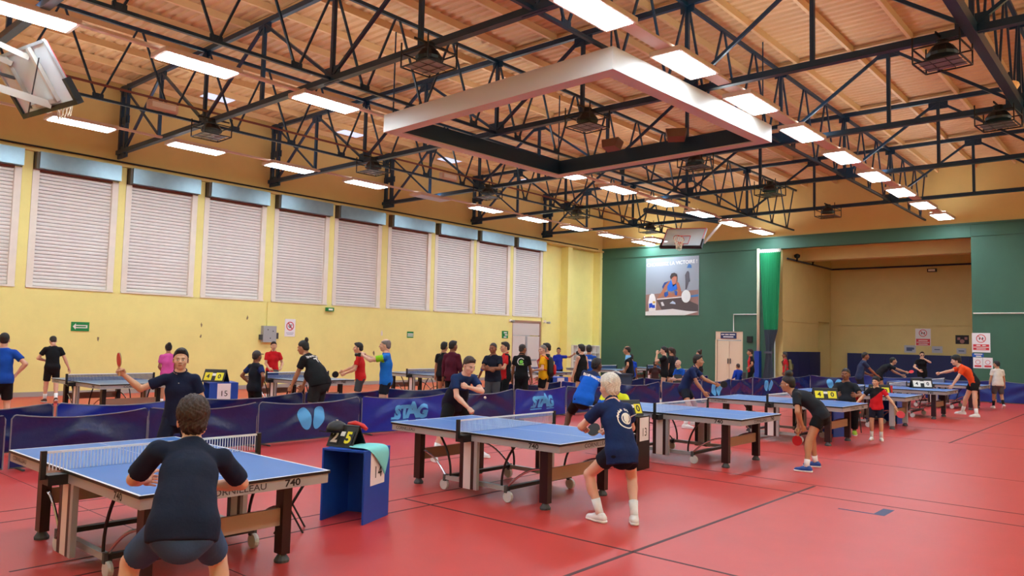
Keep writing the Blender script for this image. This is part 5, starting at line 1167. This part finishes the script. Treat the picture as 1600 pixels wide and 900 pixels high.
def backpack(pi, label, m, m2, sc=1.0):
    t = thing('backpack', label, 'backpack', (0, 0, 0)); c = pi['chest']-pi['F']*.20-pi['U']*.05; f = Field((-.22, -.18, -.32), (.22, .18, .32), .02)
    f.cap((0, 0, -.16), (0, .02, .14), .14, .11, .03, M=np.eye(3), kf=.7); V, F = f.net(); R_ = np.stack([pi['R'], pi['F'], pi['U']], 1)
    rz = pi['t'].rotation_euler.z; t.location = pi['t'].location; t.rotation_euler = (0, 0, rz); t.scale = pi['t'].scale
    link('bag', npmesh('bag', [(V*sc @ R_.T+c, F)], m), t); f = Field((-.2, -.2, -.3), (.2, .1, .2), .02); f.cap((0, -.1, -.14), (0, -.1, -.03), .09, .08, .02, M=np.eye(3), kf=.5); V, F = f.net(); link('pocket', npmesh('pocket', [(V*sc @ R_.T+c, F)], m2), t)
    for i in (-1, 1):
        a = [pi['chest']-pi['F']*.15+pi['R']*i*.1+pi['U']*.12, pi['nb']+pi['R']*i*.10-pi['U']*.0, pi['chest']+pi['F']*.15+pi['R']*i*.11+pi['U']*.08, pi['chest']+pi['F']*.10+pi['R']*i*.155-pi['U']*.1, pi['chest']-pi['F']*.12+pi['R']*i*.15-pi['U']*.16]
        MB().tube([tuple(q) for q in a], .016, 6).obj('strap', m2, t, smooth=True)
    return t
p = person('grey-haired man in yellow shirt carrying a black bag', (-12.49, 15.64), 120, 1.74, hands=((-.2, .22, 1.08), (.2, .15, .9)), shirt=(240, 176, 20), shorts=(20, 20, 22), leglen=.7, hair=('buzz', 'grey'), skin='light', h=.019, hyaw=40)
backpack(p, 'black and red bag on the man in yellow', M_black, M_red)
p = person('black-haired man in black half hidden by the man in yellow', (-12.74, 16.12), 135, 1.78, shirt=(26, 27, 30), sleevec=(26, 27, 30), hair=('short', 'black'), skin='light', h=.02)
p = person('boy in blue stretching out a paddle before the corner niche', (-17.3, 22.55), 215, 1.60, hands=((-.62, .12, 1.50), (.2, .12, .9)), hpose=('fist', 'relaxed'), poles=((0, -1, -.6), None), shirt=(36, 52, 160), hair=('short', 'black'), skin='tan', h=.02)
paddle('black paddle stretched out by the boy in blue', p, -1, (-1, .1, .25), (.1, 1, 0), M_rubblk, M_rubblk)
p = person('man in black tank top among the spectators', (-12.44, 17.28), 85, 1.77, shirt=(22, 22, 25), sleeve=0, hair=('short', 'black'), skin='light', fat=1.1, h=.02, hands=((-.24, .12, .84), (.2, .2, .95)))
p = person('man in blue shirt beside the man in the tank top', (-12.75, 18.05), 35, 1.75, shirt=(24, 84, 190), hair=('short', 'black'), skin='tan', h=.02)
shirt_print(p, *art_text('STAG', .06, 0, 0, .003), 1, (0, .07), M_white)
p = person('player in bright blue shirt leaning to the right, seen from behind', (-8.46, 11.86), 22, 1.78, lean=24, side=20, crouch=.16, py=-.05, hands=((-.05, .5, 1.0), (.35, .5, 1.0)), hpose=('relaxed', 'fist'), shirt=(20, 100, 214), split=((34, 46, 84), (0, .2, 1), (0, 0, .13)), shorts=(24, 20, 22), leglen=.85, hair=('short', 'black'), skin='dark', fat=1.1, h=.015, feet=((-.38, -.05, 20), (.38, .05, -20)), hyaw=-30, face=False, hem=-.14)
shirt_print(p, *art_text('BLUE WAVE A', .062, 0, 0, .004), 1, (.02, .10), M_white)
p = person('white-haired man in navy polo with crest on the back', (-4.40, 6.76), 62, 1.72, lean=24, crouch=.17, py=-.08, hands=((-.17, .46, .94), (.12, .40, .92)), poles=((-1, -.4, -.5), (1, -.4, -.4)), hpose=('fist', 'fist'), palm=((.3, 0, -1), (-.4, 0, -1)), shirt=(24, 44, 92), collar=(24, 44, 92), shorts=(20, 22, 40), leglen=.46, hair=('thick', 'white'), skin='fair', h=.012, feet=((-.14, .10, 20), (.17, -.08, -25)), sockh=.16, hem=-.15, hyaw=14, face=True)
CR = join_art([art_polys(ringpoly(.092, .104, 30)[9:27]), art_polys(ringpoly(.046, .060, 24)), art_polys([[(-.03, .05), (.03, .05), (.036, -.01), (0, -.06), (-.036, -.01)]])]+[art_text(ch, .036, .098*math.cos(a), .098*math.sin(a), .002) for ch, a in zip('CLUB DE TT', np.linspace(2.9, .25, 10))]+[art_text('D', .09, .0, -.0, .004)])
shirt_print(p, *CR, 1.05, (.055, -.02), M_white, 'crest')
MB().lathe([(.034, -.012), (.036, 0), (.034, .012)], n=12).obj('watch', M_black, p['t'], tuple(p['wr'][-1]+(p['elb'][-1]-p['wr'][-1])*.10), Vector(p['elb'][-1]-p['wr'][-1]).to_track_quat('Z', 'X').to_euler())
paddle('black paddle in the hands of the white-haired man', p, 1, (-.35, .75, .15), (-.6, -.75, .5), M_rubblk, M_rubred)
p = person('seated umpire in blue and yellow half hidden by the white-haired man', (-6.78, 10.32), 215, 1.70, seat=.46, hands=((-.12, .42, .86), (.16, .42, .84)), feet=((-.12, .42, 0), (.14, .46, 0)), shirt=(24, 92, 200), split=((214, 220, 40), (0, .2, 1), (0, 0, .12)), shorts=BLK, leglen=.75, shoes=(186, 220, 40), hair=('short', 'brown'), skin='tan', h=.017)
p = person('dark-haired person sitting low before the green wall', (-16.0, 27.3), 30, 1.6, seat=.3, hands=((-.15, .35, .7), (.15, .35, .7)), feet=((-.12, .45, 0), (.12, .45, 0)), shirt=(60, 36, 34), hair=('short', 'black'), skin='brown', h=.021)
p = person('man in black and light blue shirt resting an arm on his hip', (-12.37, 19.62), 112, 1.75, lean=5, hands=((-.22, .1, 1.0), (.15, .25, .98)), poles=((-1, -.5, 0), None), shirt=(18, 20, 28), split=((112, 176, 226), (.0, .75, 1), (0, 0, .13)), shorts=(46, 60, 92), leglen=1.9, hair=('bald_ring', 'black'), skin='tan', h=.02, fat=1.1)
p = person('child in royal blue behind the man in light blue', (-13.92, 22.2), 60, 1.46, shirt=(24, 74, 196), hair=('short', 'black'), skin='tan', h=.021)
p = person('woman in black with a hand at her face before the green wall', (-12.26, 21.5), 122, 1.75, hands=((-.05, .24, 1.52), (.05, .22, 1.2)), poles=((-.5, -.2, -1), (.6, -.3, -1)), shirt=(22, 22, 25), shorts=(18, 18, 20), leglen=.34, hair=('pony', 'black'), skin='light', h=.02, bust=1)
p = person('second woman in black, right of the one with a hand at her face', (-12.85, 23.0), 95, 1.72, shirt=(30, 32, 40), shorts=(18, 18, 20), hair=('pony', 'brown'), skin='tan', h=.021, bust=1)
p = person('third dark-haired spectator, partly hidden by the two women', (-13.55, 24.4), 80, 1.66, shirt=(34, 44, 70), hair=('short', 'black'), skin='brown', h=.021)
p = person('bald man in blue sitting before the green wall', (-12.25, 22.65), 160, 1.74, seat=.46, lean=16, hands=((-.15, .4, .7), (.15, .4, .7)), feet=((-.14, .42, 0), (.14, .42, 0)), shirt=(22, 84, 186), collar=(206, 220, 60), hair=None, skin='fair', h=.02)
p = person('smiling player in navy leaning over with a paddle in hand', (-8.32, 15.75), 285, 1.78, lean=27, crouch=.10, py=-.12, hands=((-.14, .52, .96), (.16, .34, .78)), hpose=('fist', 'relaxed'), poles=((-.3, -.5, -1), (.5, -.6, -.3)), shirt=(24, 40, 84), shorts=(26, 32, 46), leglen=.6, hair=('short', 'black'), skin='tan', h=.015, feet=((-.42, .0, 10), (.42, .0, -10)), hyaw=8, collar=(24, 40, 84))
paddle('black paddle of the smiling player in navy', p, -1, (-.1, .9, .2), (1, .2, 0), M_rubblk, M_rubblk)
p = person('small dark-haired spectator left of the cream door', (-14.13, 27.5), 95, 1.62, shirt=(30, 30, 34), hair=('bun', 'brown'), skin='light', h=.022)
p = person('boy in blue sitting in front of the cream door', (-12.3, 27.0), 60, 1.40, seat=.45, hands=((-.2, .2, .75), (.2, .2, .75)), feet=((-.12, .4, 0), (.12, .4, 0)), shirt=(26, 64, 176), sleeve=1.8, hair=('buzz', 'brown'), skin='tan', h=.022)
p = person('man in black and red shirt beside the cream pipe', (-12.25, 28.0), 118, 1.71, hands=((-.2, .1, 1.02), (.21, .02, 1.0)), poles=((-1, -.5, 0), (1, -.5, 0)), shirt=(24, 24, 28), split=((200, 34, 40), (0, 1, 0), (0, .05, 0)), shorts=BLK, leglen=.8, hair=('short', 'black'), skin='tan', h=.022)
p = person('person in red with an olive backpack before the navy padding', (-12.05, 30.9), 118, 1.60, shirt=(204, 34, 44), hair=('short', 'dkgrey'), skin='brown', h=.022)
backpack(p, 'olive backpack on the person in red', mat('olive cloth', (110, 106, 66), .8), mat('dark olive cloth', (80, 78, 50), .8))
p = person('woman in black leaning forward with a red paddle', (-4.22, 11.86), 104, 1.66, lean=52, crouch=.05, py=-.12, hands=((-.19, .12, .70), (.16, .22, .62)), poles=((-.8, .2, .3), (.4, -.5, -.2)), hpose=('fist', 'grip'), shirt=(36, 40, 48), shorts=(20, 21, 25), leglen=.50, shoes=(26, 70, 150), sole=(236, 238, 244), sock=(240, 240, 240), sockh=.11, hair=('afro_bun', 'black'), skin='tan', h=.0125, feet=((-.30, .05, 0), (.30, -.02, 0)), bust=1, specs=True, hpitch=-4)
paddle('red paddle hanging from the hand of the leaning woman', p, 1, (0, .1, -1), (-1, .2, 0), M_rubred, M_rubred)
MB().lathe([(.005, -.01), (.01, 0), (.008, .012), (.003, .016)], n=8).obj('earbud', M_white, p['t'], tuple(p['hc']+p['Mh'] @ np.array([-.088, .0, -.015])))
p = person('seated man in black T-shirt behind the yellow scoreboard', (-5.5, 17.55), 196, 1.84, seat=.46, hands=((-.2, .42, .80), (.18, .42, .80)), feet=((-.16, .40, 5), (.16, .42, -5)), shirt=(32, 35, 42), shorts=BLK, leglen=1.9, shoes=(170, 200, 40), hair=('buzz', 'black'), skin='brown', fat=1.2, h=.016, hyaw=-14)
p = person('boy in red and black shirt holding his arms out', (-4.63, 16.65), 192, 1.27, hands=((-.52, .16, .92), (.50, .12, 1.0)), hpose=('grip', 'relaxed'), poles=((-.6, -.6, -.6), (.6, -.6, -.6)), shirt=(206, 30, 40), split=((26, 24, 30), (.85, .1, 1), (0, 0, .0)), shorts=(28, 32, 52), leglen=.72, hair=('thick', 'black'), skin='asian', h=.014, feet=((-.12, .04, 12), (.12, .04, -12)), sockh=.17, hyaw=-22)
paddle('red paddle in the hand of the boy in red and black', p, -1, (-.6, .25, -.7), (-.4, .9, .2), M_rubred, M_rubblk)
p = person('man in grey-blue T-shirt pointing down at a far table', (-7.75, 26.1), 300, 1.74, lean=14, hands=((-.15, .34, 1.0), (.12, .50, .98)), hpose=('relaxed', 'point'), shirt=(44, 56, 88), shorts=(30, 34, 44), leglen=.8, hair=('buzz', 'black'), skin='brown', h=.019)
p = person('player in black reaching over the farthest table with a red paddle', (-7.6, 28.2), 300, 1.76, lean=48, py=-.15, hands=((-.1, .6, .95), (.08, .86, 1.0)), hpose=('relaxed', 'fist'), shirt=(24, 26, 32), hair=('buzz', 'black'), skin='tan', h=.02)
paddle('red paddle of the player in black at the farthest table', p, 1, (.1, .9, .3), (.6, -.3, .8), M_rubred, M_rubred)
p = person('woman in black standing with a hand at her mouth before the padding', (-7.74, 34.1), 200, 1.75, hands=((-.05, .2, 1.48), (.14, .24, 1.02)), poles=((-.9, .1, -.6), (1, -.4, -.2)), shirt=(20, 20, 24), shorts=(18, 18, 22), leglen=1.9, hair=('short', 'brown'), skin='light', h=.021, bust=1, specs=True)
p = person('player in orange shirt leaning over a table with one arm out', (-4.45, 24.78), 112, 1.84, lean=40, py=-.12, hands=((-.20, .42, .82), (.06, .82, 1.08)), hpose=('relaxed', 'fist'), poles=((-.5, -.5, 0), (.3, -.3, -1)), shirt=(234, 82, 34), split=((30, 30, 34), (0, -1, .15), (0, -.12, 0)), shorts=(20, 20, 24), leglen=.56, hair=('thick', 'black'), skin='light', h=.018, feet=((-.26, -.12, 10), (.22, .12, -5)), hpitch=-10)
p = person('man in pale T-shirt walking off at the right edge', (-4.40, 29.1), 32, 1.53, shirt=(214, 208, 198), shorts=(84, 78, 82), leglen=.9, sock=(20, 20, 22), sockh=.2, hair=('short', 'black'), skin='tan', fat=1.12, h=.019, feet=((-.1, .14, 0), (.1, -.2, -10, .06, -35)), hyaw=35)
